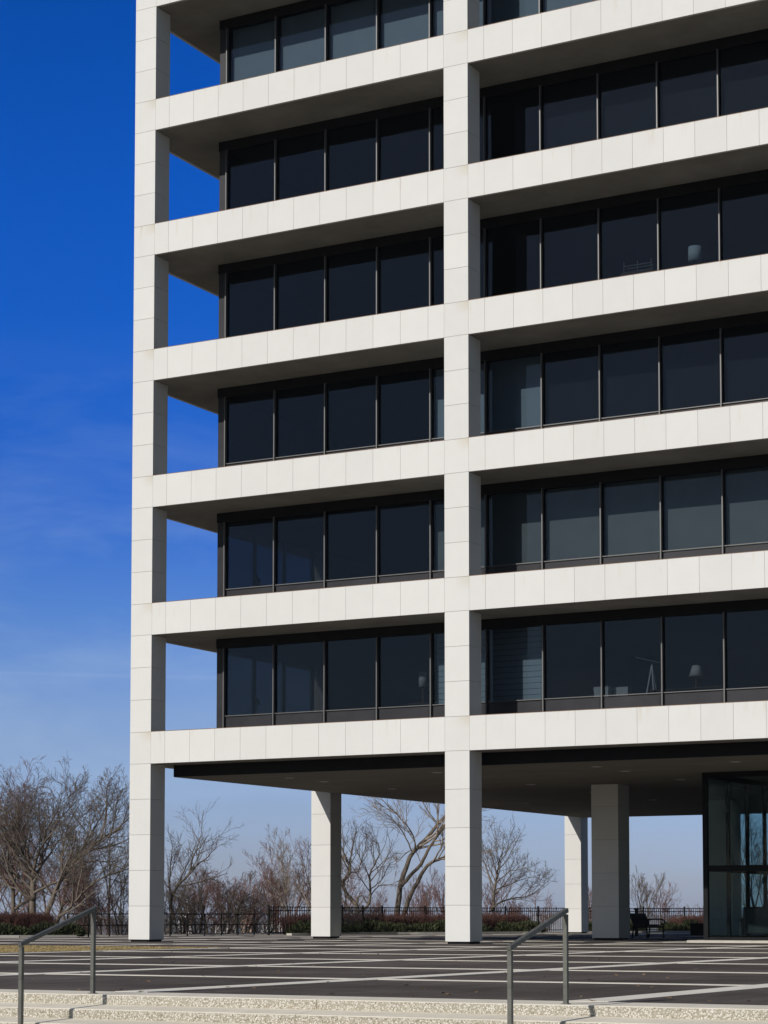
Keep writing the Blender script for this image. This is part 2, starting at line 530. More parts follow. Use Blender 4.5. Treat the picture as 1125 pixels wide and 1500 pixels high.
# steps running down towards the viewer
NSTEP, RISE, TREAD, Y0 = 8, 0.128, 0.40, -36.10
st = MB()
jx = [-20, 4.95, 10.75, 16.55, 22.35, 28.15, 33.95, 39.75, 70]
for a, b in zip(jx[:-1], jx[1:]):
    x0, x1 = a + 0.004, b - 0.004
    for n in range(NSTEP):
        yb = PY0 - 0.002 if n == 0 else Y0 - TREAD * (n - 1) - 0.002
        yf = Y0 - TREAD * n
        zb = 0.001 if n == 0 else -RISE * (n - 1) - 0.098
        zf = -RISE * n
        # rounded nosing, aggregate face below it, tread falling gently to its edge
        st.prism([(yb, zb - 0.4), (yf, zf - 0.4), (yf, zf - 0.022), (yf + 0.006, zf - 0.008), (yf + 0.02, zf), (yb, zb)], x0, x1, [0, 1, 1, 0, 0, 0])
st.box(-20, 70, -39.4, -35.5, -1.4, -0.62, 0)
kind(st.build('steps', [M['cap'], M['aggregate']]), 'structure')
kind(MB().box(-20, 70, -60, Y0 - TREAD * NSTEP + 0.49, -1.4, -RISE * NSTEP - 0.10).build('lower_walk', M['kerb']), 'structure')

# ------------------------------------------------------------------ handrails on the steps
def handrail(x, yt, yb, zt, zb, label):
    o = empty('handrail', label, 'handrail', (x, yt, 0), 'steel handrails on the steps')
    w = 0.042
    n = (yb - Y0) / -TREAD
    gz = -RISE * math.ceil(n) + 0.01
    MB().box(-w / 2, w / 2, -w / 2, w / 2, -0.05, zt - 0.03).build('post', M['rail'], o, 0.004)
    MB().box(-w / 2, w / 2, yb - yt - w / 2, yb - yt + w / 2, gz - 0.05, zb - 0.03).build('post', M['rail'], o, 0.004)
    MB().bar((0, w / 2 + 0.002, zt + 0.008), (0, yb - yt - w / 2 - 0.01, zb - 0.012), 0.045, 0.042).build('rail', M['rail'], o, 0.005)
    b = MB()
    b.box(-w * .85, w * .85, -w * .85, w * .85, -0.01, 0.008)
    b.build('base_plate', M['rail'], o)
    return o


handrail(25.33, -35.90, -37.08, 0.872, 0.53, 'grey steel handrail on the steps before the leftmost white column')
handrail(30.72, -35.97, -37.15, 0.85, 0.535, 'grey steel handrail on the steps below the dark shaded column')

# ------------------------------------------------------------------ the tower
tower = empty('office_tower', 'white stone framed office tower raised on columns, dark glass set back between its slabs', 'office building', (0, 0, 0))
NL = 8
NBX = 3
XE, YE = NBX * B + W, 3 * B + W
ZTOP = Z1 + (NL - 1) * H + T
J = 0.0038


def column(x0, y0, w, ground_only=False, ztop=None):
    c = MB()
    zt = ztop or ZTOP
    c.box(x0 + 0.018, x0 + w - 0.018, y0 + 0.018, y0 + w - 0.018, 0.10, zt - 0.02, 1)
    c.box(x0 + 0.05, x0 + w - 0.05, y0 + 0.05, y0 + w - 0.05, -0.03, 0.15, 2)
    zs = [0.065] + [Z1 / 5 * k for k in (1, 2, 3, 4, 5)]
    if not ground_only:
        for l in range(NL):
            zb = Z1 + l * H
            zs.append(zb + T)
            if l < NL - 1:
                zs += [zb + T + (H - T) * k / 3 for k in (1, 2, 3)]
    for a, b in zip(zs[:-1], zs[1:]):
        c.box(x0, x0 + w, y0, y0 + w, a + J, min(b - J, zt), 0)
    return c.build('column', [M['stone'], M['joint'], M['black']], tower, 0.004)


for i in range(NBX + 1):
    for j in range(4):
        if i in (0, NBX) or j in (0, 3):
            column(i * B, j * B, W)
for i in (1, 2):
    for j in (1, 2):
        column(i * B - 0.17, j * B - 0.12, 0.95, True, Z1 - 0.3)

JO = 0.39


def joints(a, b):
    """panel joint positions between two column faces, on the 0.914 m module"""
    r = [a]
    k = math.ceil((a - JO) / 0.91417 + 0.05)
    while JO + k * 0.91417 < b - 0.05:
        r.append(JO + k * 0.91417); k += 1
    return r + [b]


for l in range(NL):
    zb = Z1 + l * H; zt = zb + T
    s = MB()
    # the slab itself: a ring round the glazed storeys, closed inside
    s.box(0.1, XE - 0.1, 0.1, YE - 0.1, zb + 0.002, zt - 0.03, 1)
    for i in range(NBX):
        r = joints(i * B + W, (i + 1) * B)
        for a, b in zip(r[:-1], r[1:]):
            s.box(a + J, b - J, 0, 0.099, zb, zt, 0)
            s.box(a + J, b - J, YE - 0.099, YE, zb, zt, 0)
        s.box(i * B + W + J, (i + 1) * B - J, -0.004, 0.12, zt + 0.001, zt + 0.016, 2)
        s.box(i * B + W, (i + 1) * B, 0.02, 0.098, zb + 0.02, zt - 0.02, 3)
    for j in range(3):
        r = joints(j * B + W, (j + 1) * B)
        for a, b in zip(r[:-1], r[1:]):
            s.box(0, 0.099, a + J, b - J, zb, zt, 0)
            s.box(XE - 0.099, XE, a + J, b - J, zb, zt, 0)
        s.box(-0.004, 0.12, j * B + W + J, (j + 1) * B - J, zt + 0.001, zt + 0.016, 2)
    s.build('floor_slab', [M['stone'], M['slab'], M['coping'], M['joint']], tower)

# underside over the plaza: black drop band and plastered soffit with recessed lights
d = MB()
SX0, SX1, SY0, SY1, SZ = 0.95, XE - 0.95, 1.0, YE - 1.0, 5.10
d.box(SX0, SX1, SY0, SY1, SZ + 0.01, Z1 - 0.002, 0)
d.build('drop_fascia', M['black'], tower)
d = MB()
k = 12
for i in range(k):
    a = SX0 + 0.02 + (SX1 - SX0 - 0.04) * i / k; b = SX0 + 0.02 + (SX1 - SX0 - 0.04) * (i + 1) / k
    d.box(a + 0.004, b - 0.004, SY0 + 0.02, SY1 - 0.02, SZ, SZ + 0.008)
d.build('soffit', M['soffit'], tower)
for x in (4.0, 9.2, 14.4, 18.6):
    for y in (2.9, 5.05, 9.6, 14.8, 20.3, 26.0):
        if x > 16 and y > 4: continue
        l = MB()
        l.lathe((x, y, SZ - 0.012), [(0.17, 0), (0.17, 0.011)], 20, 0)
        l.lathe((x, y, SZ - 0.016), [(0.13, 0), (0.135, 0.003)], 20, 1)
        l.build('downlight', [M['kerb'], M['paper']], tower)

# glazing: set back 1.95 m on front and left, one window per 1.83 m module
GY, GX = 1.95, 1.95
mods = [GX + 0.06] + [JO + 1.82833 * k for k in range(1, 18)]
mods = [x for x in mods if x < XE - 2.0]
mods = [x for x in mods[1:] if x > GX + 0.2]
shades = {}     # (storey, module index) -> (material, low edge, high edge)
for k in range(4, 11): shades[(1, k)] = ('blind', 0.58, 2.8)
for k in (4, 5):
    shades[(0, k)] = ('blindblue', 0.58, 2.8); shades[(2, k)] = ('blindblue', 0.58, 2.8)
for k in range(6, 11): shades[(2, k)] = ('darkblind', 0.58, 2.8)
for k in range(0, 11): shades[(5, k)] = ('blindblue', 0.95, 2.8)
for k in range(6, 11): shades[(4, k)] = ('darkblind', 0.5, 2.8)
rp_ = random.Random(77)
for l in range(NL - 1):
    zf = Z1 + l * H + T
    zc = zf + (H - T)
    for k in range(len(mods) - 1):
        a, b = mods[k], mods[k + 1]
        f = MB()
        mw = 0.018
        f.box(a - mw, a + mw, GY - 0.10, GY - 0.001, zf - 0.02, zc - 0.30, 0)           # mullion fin
        f.box(a + mw + 0.001, b - mw - 0.001, GY - 0.05, GY - 0.001, zf + 0.564, zf + 0.588, 0)   # sill rail
        f.box(a + 0.001, b - 0.001, GY - 0.06, GY + 0.08, zc - 0.30, zc - 0.004, 1)      # head
        f.box(a - 0.02, a + 0.02, GY + 0.03, GY + 0.12, zf - 0.02, zc - 0.30, 1)
        w = f.build('window', [M['alu'], M['black']], tower)
        pn = MB().box(a + 0.004, b - 0.004, GY, GY + 0.016, zf + 0.575, zc - 0.29)
        ty, tx_ = rp_.uniform(-.012, .012), rp_.uniform(-.008, .008)          # no two panes hang quite true
        pn.v = [(x, y + (ty if z > zf + 1 else 0) + (tx_ if x > (a + b) / 2 else 0) + 0.02, z) for x, y, z in pn.v]
        pn.build('pane', M['glass'], w)
        p = MB()
        p.box(a + 0.004, b - 0.004, GY, GY + 0.03, zf - 0.02, zf + 0.56)
        p.box(a + 0.10, b - 0.10, GY - 0.012, GY - 0.001, zf + 0.08, zf + 0.50)
        p.build('sill_panel', M['sillpanel'], w)
        if (l, k) in shades:
            mt, lo, hi = shades[(l, k)]
            q = MB()
            if mt == 'blindblue' and l == 0:
                n = int((hi - lo) / 0.17)
                for i in range(n):
                    z = zf + lo + i * 0.17
                    q.box(a + 0.06, b - 0.06, GY + 0.22 + 0.0, GY + 0.24, z + 0.012, z + 0.17)
            else:
                q.box(a + 0.05, b - 0.05, GY + 0.20, GY + 0.212, zf + lo, zf + hi)
                q.box(a + 0.05, b - 0.05, GY + 0.19, GY + 0.222, zf + lo - 0.03, zf + lo - 0.0005)
            q.build('blind', M[mt], w)
    # the side glazing round the corner, one run per storey
    sg = MB()
    ymods = [GY + 0.2] + [JO + 1.82833 * k for k in range(1, 18) if JO + 1.82833 * k > GY + 0.2 and JO + 1.82833 * k < YE - 2.0]
    for y in ymods:
        sg.box(GX - 0.03, GX + 0.08, y - 0.03, y + 0.03, zf - 0.02, zc - 0.30, 0)
    sg.box(GX - 0.06, GX + 0.08, GY + 0.17, ymods[-1], zc - 0.2995, zc - 0.004, 0)
    sg.box(GX - 0.025, GX + 0.02, GY + 0.17, ymods[-1], zf - 0.02, zf + 0.57, 1)
    so = sg.build('side_window_frame', [M['black'], M['sillpanel']], tower)
    MB().box(GX, GX + 0.016, GY + 0.17, ymods[-1], zf + 0.575, zc - 0.305).build('pane', M['sideglass'], so)
    if True:
        MB().box(GX + 0.2, GX + 0.215, GY + 0.3 if l >= 2 else 8.4, ymods[-1], zf + 0.3, zc - 0.3).build('blind', M['darkblind'], so)  # dark blind added inside the side glass to block sky showing through
    cp = MB()
    cp.box(GX - 0.02, mods[0] - 0.024, GY - 0.03, GY + 0.16, zf - 0.02, zc - 0.30, 0)
    cp.box(GX - 0.03, mods[0] - 0.001, GY - 0.06, GY + 0.165, zc - 0.2995, zc - 0.004, 1)
    cp.build('corner_post', [M['sillpanel'], M['black']], tower)
    # back and right walls of the glazed box, floor finish, ceiling, service core
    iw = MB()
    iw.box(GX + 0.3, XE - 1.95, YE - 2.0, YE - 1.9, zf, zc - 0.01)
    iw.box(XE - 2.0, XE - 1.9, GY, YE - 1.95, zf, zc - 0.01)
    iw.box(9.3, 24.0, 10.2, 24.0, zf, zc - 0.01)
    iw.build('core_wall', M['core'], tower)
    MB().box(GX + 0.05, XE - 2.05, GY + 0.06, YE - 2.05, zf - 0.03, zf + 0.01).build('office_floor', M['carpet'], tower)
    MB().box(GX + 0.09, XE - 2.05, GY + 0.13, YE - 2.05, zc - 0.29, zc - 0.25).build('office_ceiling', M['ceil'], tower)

# ground-floor lobby: black framed glass box under the soffit
LX, LY, LZ = 16.25, 6.9, SZ - 0.003
LX1, LY1 = 27.0, 19.0
fr = MB()
tw = 0.09
fr.box(LX - tw, LX + 0.05, LY - tw, LY + 0.05, 0.07, LZ)                       # corner post
fr.box(LX + 0.051, LX1, LY - tw, LY + 0.04, LZ - 0.16, LZ)                     # front head
fr.box(LX - tw, LX + 0.04, LY + 0.051, LY1, LZ - 0.16, LZ)                     # side head
fr.box(LX + 0.051, LX1, LY - 0.06, LY + 0.03, 2.12, 2.30)                      # front transom
fr.box(LX - 0.06, LX + 0.03, LY + 0.051, LY1, 2.12, 2.30)
fr.box(LX + 0.051, LX1, LY - 0.06, LY + 0.03, 0.07, 0.16)
fr.box(LX - 0.06, LX + 0.03, LY + 0.051, LY1, 0.07, 0.16)
for x in (18.75, 21.25, 23.75, LX1):
    fr.box(x - 0.05, x + 0.05, LY - 0.065, LY + 0.035, 0.161, 2.119)
    fr.box(x - 0.05, x + 0.05, LY - 0.065, LY + 0.035, 2.301, LZ - 0.161)
for y in (8.85, 10.62, 12.3, 14.0, 15.7, 17.4):
    fr.box(LX - 0.065, LX + 0.035, y - 0.06, y + 0.06, 0.161, 2.119)
    fr.box(LX - 0.065, LX + 0.035, y - 0.06, y + 0.06, 2.301, LZ - 0.161)
lob = fr.build('lobby_frame', M['black'], tower)
MB().box(LX + 0.051, LX1, LY - 0.008, LY + 0.008, 0.161, LZ - 0.161).build('pane', M['lobbyglass'], lob)
MB().box(LX - 0.008, LX + 0.008, LY + 0.051, LY1, 0.161, LZ - 0.161).build('pane', M['lobbyglass'], lob)
MB().box(LX - 0.45, LX1 + 0.4, LY - 0.55, LY1 + 0.4, -0.02, 0.069).build('plinth', M['kerb'], lob, 0.01)
cw = MB()
cw.box(21.5, 27.0, 11.5, 19.0, 0.07, LZ - 0.01)
cw.box(LX + 0.25, 21.49, LY1 - 0.2, LY1, 0.07, LZ - 0.01)  # unseen back wall, added to keep bright sky out of the side pane's reflection
cw.build('core_wall', M['core'], tower)


# ------------------------------------------------------------------ things seen inside
def floor_z(l): return Z1 + l * H + T + 0.011


def lamp(x, y, z, h, r0, r1, sh, label, mat='lampshade'):
    o = empty('table_lamp', label, 'lamp', (x, y, z), 'lamps behind the office windows')
    MB().lathe((0, 0, 0), [(0.09, 0), (0.1, 0.02), (0.03, 0.05), (0.045, h * 0.25), (0.02, h * 0.5), (0.012, h - sh * 0.4)], 16).build('lamp_base', M['wood'], o)
    MB().lathe((0, 0, h - sh), [(r1, 0), (r0, sh)], 24).build('lamp_shade', M[mat], o)
    return o


def desk(x, y, z, w, dp, h, label):
    o = empty('desk', label, 'desk', (x, y, z), 'desks behind the office windows')
    MB().box(-w / 2, w / 2, -dp / 2, dp / 2, h - 0.04, h).build('desk_top', M['wood'], o, 0.004)
    for sx in (-1, 1):
        for sy in (-1, 1):
            MB().box(sx * (w / 2 - 0.06) - 0.025, sx * (w / 2 - 0.06) + 0.025, sy * (dp / 2 - 0.06) - 0.025, sy * (dp / 2 - 0.06) + 0.025, 0, h - 0.041).build('leg', M['wood'], o)
    return o


f0, f4, f1 = floor_z(0), floor_z(3), floor_z(1)
desk(17.3, 2.9, f0, 2.2, 0.7, 0.74, 'dark desk carrying the cone shaded lamp behind first floor glass')
lamp(17.53, 2.75, f0 + 0.741, 0.635, 0.11, 0.21, 0.31, 'lamp with a wide cone shade on the first floor desk')
o = empty('easel', 'thin pale tripod leaning behind first floor glass left of the cone shaded lamp', 'easel', (16.15, 2.75, f0))
for dx, dy in ((-0.25, 0.0), (0.18, -0.12), (0.22, 0.25)):
    MB().bar((dx, dy, 0), (0.05, 0, 1.5), 0.035).build('leg', M['paper'], o)
MB().bar((-0.45, 0, 1.72), (0.3, 0, 1.52), 0.03).build('arm', M['paper'], o)
for i, (dx, hh, lb) in enumerate(((14.75, 0.30, 'pale card box on first floor window ledge, left of the tripod'), (15.35, 0.26, 'small pale card box on first floor window ledge, beside the tripod'))):
    b = MB()
    b.box(-0.22, 0.22, -0.15, 0.15, 0, hh)
    b.box(-0.23, 0.23, -0.16, 0.16, hh * 0.7, hh + 0.012)
    q = b.build('card_box', M['paper'])
    q.location = (dx, 2.6, f0 + 0.58)
    tag(q, lb, 'box', 'card boxes on the first floor ledge')
b = MB().box(14.3, 15.8, 2.4, 2.8, f0, f0 + 0.575)
b.box(14.28, 15.82, 2.38, 2.82, f0 + 0.5755, f0 + 0.579)
tag(b.build('ledge_cabinet', M['wood']), 'low wooden ledge cabinet under the card boxes on the first floor', 'cabinet')
desk(9.0, 3.0, f0, 1.4, 0.7, 0.74, 'dark desk carrying the straight shaded lamp on the first floor')
lamp(8.82, 2.75, f0 + 0.741, 0.92, 0.13, 0.13, 0.44, 'lamp with a straight white shade left of the middle column')
desk(17.7, 2.8, f4, 1.6, 0.7, 0.75, 'dark desk carrying the drum shaded lamp on the fourth glazed storey')
lamp(17.64, 2.7, f4 + 0.751, 0.65, 0.19, 0.20, 0.42, 'lamp with a drum shade on the fourth glazed storey at right', 'blindblue')
o = empty('wire_rack', 'wire desk tray standing against fourth storey glass left of the drum shaded lamp', 'desk tray', (15.97, 2.6, f4))
for z in (0.90, 1.08):
    for y in (-0.12, 0.12):
        MB().bar((-0.42, y, z), (0.42, y, z), 0.018).build('rail', M['alu'], o)
for x in (-0.42, 0.0, 0.42):
    MB().bar((x, -0.12, 0.87), (x, -0.12, 1.20), 0.018).build('post', M['alu'], o)
MB().box(-0.5, 0.5, -0.2, 0.2, 0, 0.88).build('cabinet', M['wood'], o)

# long-legged bird figure in the corner window, on a stand
o = empty('bird_statuette', 'slim dark bird figure on a stand in first floor corner window', 'statuette', (2.75, 3.0, f0))
MB().box(-0.16, 0.16, -0.16, 0.16, 0, 0.62).build('stand', M['wood'], o)
bb = MB()
V = Vector
bb.tube([V((0.10, 0, 0.95)), V((0.05, 0, 1.05)), V((-0.02, 0, 1.14)), V((-0.08, 0, 1.2)), V((-0.1, 0, 1.32)), V((-0.06, 0, 1.44)), V((-0.09, 0, 1.52)), V((-0.18, 0, 1.5))],
        [0.01, 0.055, 0.085, 0.05, 0.025, 0.02, 0.03, 0.006], 8)
bb.tube([V((0, -0.02, 1.08)), V((0.02, -0.02, 0.62))], [0.014, 0.012], 6)
bb.tube([V((-0.03, 0.03, 1.08)), V((-0.02, 0.03, 0.62))], [0.014, 0.012], 6)
bb.build('bird', M['black'], o)
o = empty('lantern', 'dark lantern on a low chest in second floor corner window', 'lantern', (2.75, 3.1, f1))
MB().box(-0.45, 0.75, -0.25, 0.25, 0, 0.72).build('chest', M['wood'], o, 0.01)
bb = MB()
bb.lathe((-0.1, 0, 0.72), [(0.16, 0), (0.16, 0.03), (0.12, 0.04), (0.12, 0.26), (0.16, 0.27), (0.05, 0.36), (0.03, 0.4), (0.05, 0.42), (0.02, 0.45)], 10)
bb.build('lantern_body', M['black'], o)


def armchair(x, y, rz, label):
    o = empty('lobby_armchair', label, 'armchair', (x, y, 0.07), 'armchairs in the lobby', rz)
    MB().box(-0.38, 0.38, -0.38, 0.32, 0.16, 0.44).build('seat', M['leather'], o, 0.05)
    MB().box(-0.4, 0.4, 0.325, 0.52, 0.16, 1.0).build('backrest', M['leather'], o, 0.06)
    for sx in (-1, 1):
        MB().box(sx * 0.46 - 0.07, sx * 0.46 + 0.07, -0.4, 0.5, 0.1, 0.64).build('armrest', M['leather'], o, 0.04)
        for yy in (-0.34, 0.42):
            MB().box(sx * 0.44 - 0.03, sx * 0.44 + 0.03, yy - 0.03, yy + 0.03, 0, 0.099).build('leg', M['black'], o)
    return o


armchair(16.95, 9.3, R(200), 'dark armchair inside the glass lobby, the one nearer the corner')
armchair(17.25, 10.8, R(200), 'dark armchair inside the glass lobby, the one farther in')

# ------------------------------------------------------------------ bench, bollard, planter under the tower
bx, by = 10.25, 16.9
o = empty('bench', 'black metal slatted bench with curled arms under the tower', 'bench', (bx, by, 0))
LEN = 1.6
sb = MB()
for i in range(7):
    x = -0.44 + i * 0.075
    sb.box(x, x + 0.055, 0.0, LEN, 0.43 + 0.012 * abs(i - 3), 0.45 + 0.012 * abs(i - 3))
sb.box(-0.46, 0.07, -0.01, LEN + 0.01, 0.36, 0.428)
sb.build('seat', M['bench'], o)
bk = MB()
for i in range(26):
    y = 0.02 + i * (LEN - 0.08) / 25
    bk.bar((-0.47, y, 0.47), (-0.63, y, 0.84), 0.04, 0.014)
bk.bar((-0.64, 0, 0.86), (-0.64, LEN, 0.86), 0.04)
bk.bar((-0.465, 0, 0.455), (-0.465, LEN, 0.455), 0.035)
bk.build('backrest', M['bench'], o)
for y in (0.02, LEN - 0.02):
    a = MB()
    a.tube([V((-0.55, y, 0.66)), V((-0.3, y, 0.67)), V((-0.05, y, 0.67)), V((0.08, y, 0.63)), V((0.12, y, 0.55)), V((0.07, y, 0.48)), V((0.0, y, 0.5)), V((0.0, y, 0.56))], [0.028] * 8, 6)
    a.build('armrest', M['bench'], o)
    for xa, xb in ((0.03, 0.06), (-0.47, -0.52)):
        l = MB()
        l.tube([V((xa, y, 0.45)), V(((xa + xb) / 2, y, 0.2)), V((xb, y, 0.0))], [0.03, 0.028, 0.032], 6)
        l.build('leg', M['bench'], o)
o = empty('bollard', 'black square post standing behind the bench', 'post', at(931.5, 84))
MB().box(-0.055, 0.055, -0.055, 0.055, 0, 1.02).build('post', M['black'], o, 0.006)
MB().box(-0.075, 0.075, -0.075, 0.075, 1.0205, 1.07).build('cap', M['black'], o, 0.01)
o = empty('planter', 'low dark square planter beside the lobby, at the edge of the shade', 'planter', at(1031, 86))
p = MB()
p.prism([(-0.42, 0), (0.42, 0), (0.47, 0.44), (-0.47, 0.44)], -0.45, 0.45)
p.box(-0.5, 0.5, -0.5, 0.5, 0.4405, 0.49)
p.build('tub', M['black'], o)

# ------------------------------------------------------------------ fences
def run_points(pts):
    return [at(px, d) for px, d in pts]


pf = run_points([(100, 79.5), (250, 82.5), (396, 86.9)])
o = empty('pipe_fence', 'low black two-rail pipe fence at the plaza edge, left of the taller picket fence', 'fence', (0, 0, 0))
for a, b in zip(pf[:-1], pf[1:]):
    for z in (0.44, 0.86):
        MB().bar(a + V((0, 0, z)), b + V((0, 0, z)), 0.035).build('rail', M['black'], o)
tot = 0
for a, b in zip(pf[:-1], pf[1:]):
    n = max(1, round((b - a).length / 0.92))
    for i in range(n):
        p = a.lerp(b, i / n)
        MB().box(p.x - 0.02, p.x + 0.02, p.y - 0.02, p.y + 0.02, -0.3, 0.88).build('post', M['black'], o)

pk = run_points([(394, 86.9), (470, 88.4), (560, 94.5), (740, 99.5), (880, 103), (1060, 107), (1200, 110)])
o = empty('picket_fence', 'black steel picket fence with double top rail behind the hedges', 'fence', (0, 0, 0))
for a, b in zip(pk[:-1], pk[1:]):
    n = max(1, round((b - a).length / 2.3))
    for i in range(n):
        p = a.lerp(b, i / n); q = a.lerp(b, (i + 1) / n)
        s_ = MB()
        for z in (0.12, 1.0, 1.15):
            s_.bar(p + V((0, 0, z)), q + V((0, 0, z)), 0.035)
        m_ = max(2, round((q - p).length / 0.115))
        for k in range(1, m_):
            w = p.lerp(q, k / m_)
            s_.box(w.x - 0.011, w.x + 0.011, w.y - 0.011, w.y + 0.011, 0.04, 1.14)
        s_.build('picket_panel', M['black'], o)
        MB().box(p.x - 0.035, p.x + 0.035, p.y - 0.035, p.y + 0.035, -0.3, 1.24).build('post', M['black'], o)


# ------------------------------------------------------------------ hedges
def path_at(pts, t):
    t *= len(pts) - 1
    i = min(int(t), len(pts) - 2)
    return pts[i].lerp(pts[i + 1], t - i)


def juniper(pts, hw, hh, n, seed, label):
    rg = random.Random(seed)
    mb = MB()
    clumps = []
    L_ = sum((b - a).length for a, b in zip(pts[:-1], pts[1:]))
    for i in range(int(L_ / 0.45) + 2):
        p = path_at(pts, rg.random())
        clumps.append((p + V((rg.uniform(-hw, hw), rg.uniform(-hw, hw), 0)), rg.uniform(.4, .75), hh * rg.uniform(.65, 1.1)))
    for i in range(n):
        c, cr, ch = rg.choice(clumps)
        a = rg.uniform(0, 6.283); e = math.asin(rg.random() ** 1.0)
        rr = rg.uniform(0.6, 1.0)
        dirv = V((math.cos(a) * math.cos(e), math.sin(a) * math.cos(e), math.sin(e)))
        p = c + V((dirv.x * cr * rr, dirv.y * cr * rr, 0.03 + dirv.z * ch * rr))
        out = (dirv + V((rg.uniform(-.5, .5), rg.uniform(-.5, .5), rg.uniform(-.1, .7)))).normalized()
        side = out.cross(V((rg.uniform(-1, 1), rg.uniform(-1, 1), rg.uniform(-1, 1)))).normalized()
        l = rg.uniform(.06, .15); w = l * .22
        mb.poly([p - side * w, p + side * w, p + out * l + side * w * .4, p + out * l * 1.25, p + out * l - side * w * .4])
    o = mb.build('juniper_hedge', M['juniper'])
    return tag(o, label, 'juniper', 'green juniper hedges at the plaza edge')


def barberry(pts, hw, hh, n, seed, label):
    rg = random.Random(seed)
    mb = MB()
    for i in range(n):
        p = path_at(pts, rg.random()) + V((rg.uniform(-hw, hw), rg.uniform(-hw, hw), 0))
        p.z = rg.uniform(0, hh * 0.5)
        top = hh * rg.uniform(.75, 1.06)
        d_ = V((rg.uniform(-.35, .35), rg.uniform(-.35, .35), 1))
        q = p + d_ * (top - p.z) * rg.uniform(.5, 1)
        md = p.lerp(q, .5) + V((rg.uniform(-.05, .05), rg.uniform(-.05, .05), 0))
        mb.tube([p, md, q], [0.008, 0.007, 0.004], 3, 0, False)
        for k in range(3):
            s0 = p.lerp(q, rg.uniform(.3, .95))
            e0 = s0 + V((rg.uniform(-.16, .16), rg.uniform(-.16, .16), rg.uniform(.0, .16)))
            mb.tube([s0, e0], [0.006, 0.004], 3, 0, False)
    o = mb.build('barberry_hedge', M['barberry'])
    return tag(o, label, 'barberry', 'red barberry hedges at the plaza edge')


juniper(run_points([(-60, 78.5), (30, 79), (104, 79.8)]), 0.25, 0.46, 12000, 1, 'dark green juniper hedge at far left, behind the left handrail')
barberry(run_points([(-60, 80.5), (20, 81), (72, 81.6)]), 0.3, 0.97, 3200, 2, 'leafless red barberry hedge at far left, behind the left handrail')
juniper(run_points([(430, 87.2), (500, 91), (580, 93), (700, 95), (778, 97)]), 0.35, 0.50, 22000, 3, 'long dark green juniper hedge below the leaning twin tree')
barberry(run_points([(420, 87.6), (500, 92.3), (600, 95), (700, 97), (765, 98.5)]), 0.4, 0.92, 8000, 4, 'long leafless red barberry hedge below the leaning twin tree')
juniper(run_points([(845, 98.5), (920, 100), (1060, 103), (1150, 105)]), 0.35, 0.50, 15000, 5, 'green juniper hedge beyond the bench, beside the lobby')
barberry(run_points([(990, 103.0), (1060, 105), (1150, 107)]), 0.4, 0.80, 4000, 6, 'red barberry hedge beyond the bench, beside the lobby')
kb = MB()
for pts in ([(-80, 77.3), (30, 77.7), (112, 78.6)], [(424, 86.0), (500, 89.3), (580, 91.5), (700, 93.5), (790, 95.6)], [(835, 97.0), (920, 98.6), (1060, 101.5), (1160, 103.5)]):
    w = run_points(pts)
    for a, b in zip(w[:-1], w[1:]):
        kb.bar(a + V((0, 0, 0.04)), b + V((0, 0, 0.04)), 0.25, 0.10)
kind(kb.build('kerb', M['kerb']), 'structure')


# ------------------------------------------------------------------ bare trees
class Tree:
    def __init__(s, seed, levels, kids, ang, trop, wob, twig=0.007):
        s.r = random.Random(seed); s.levels = levels; s.kids = kids; s.ang = ang
        s.trop = trop; s.wob = wob; s.twig = twig
        s.trunk, s.crown = MB(), MB()

    def dirv(s, d, ang):
        o = d.orthogonal().normalized()
        o = Matrix.Rotation(s.r.uniform(0, 6.283), 3, d) @ o
        return (d * math.cos(ang) + o * math.sin(ang)).normalized()

    def limb(s, pts, r0, r1, lvl, t0=0.25, kids=None):
        n = len(pts)
        rad = [r0 + (r1 - r0) * i / (n - 1) for i in range(n)]
        (s.trunk if lvl == 0 else s.crown).tube(pts, rad, 8 if lvl == 0 else (5 if lvl == 1 else 3), 0, False)
        if lvl >= s.levels: return
        L = sum((b - a).length for a, b in zip(pts[:-1], pts[1:]))
        k = kids if kids is not None else s.kids[min(lvl, len(s.kids) - 1)]
        for c in range(k):
            t = t0 + (1 - t0) * (c + s.r.random()) / k
            x = t * (n - 1); i = min(int(x), n - 2)
            p = pts[i].lerp(pts[i + 1], x - i)
            d = (pts[i + 1] - pts[i]).normalized()
            rr = rad[i] + (rad[i + 1] - rad[i]) * (x - i)
            nd = s.dirv(d, s.r.uniform(*s.ang))
            nl = L * s.r.uniform(.38, .68) * (1.15 - .55 * t)
            if lvl == 0: nl = max(nl, L * .35)
            s.grow(p, nd, nl, max(s.twig, rr * s.r.uniform(.5, .72)), lvl + 1)

    def grow(s, p, d, L, r, lvl):
        if L < 0.12: return
        n = 6 if lvl <= 1 else (4 if lvl == 2 else 3)
        pts = [p.copy()]
        for i in range(n):
            d = (d + V((s.r.uniform(-1, 1), s.r.uniform(-1, 1), s.r.uniform(-1, 1))) * s.wob + V((0, 0, s.trop))).normalized()
            p = p + d * (L / n)
            pts.append(p.copy())
        s.limb(pts, r, max(s.twig * .7, r * .35), lvl, 0.18 if lvl else 0.3)


def finish(t, name, label, base, twigmat, group):
    o = empty(name, label, 'tree', base, group)
    a = t.trunk.build('trunk', M['bark'], o)
    c = t.crown.build('crown', M[twigmat], o)
    off = Matrix.Translation(-Vector(base))
    a.data.transform(off); c.data.transform(off)
    return o


GT = 'bare trees beyond the fence'


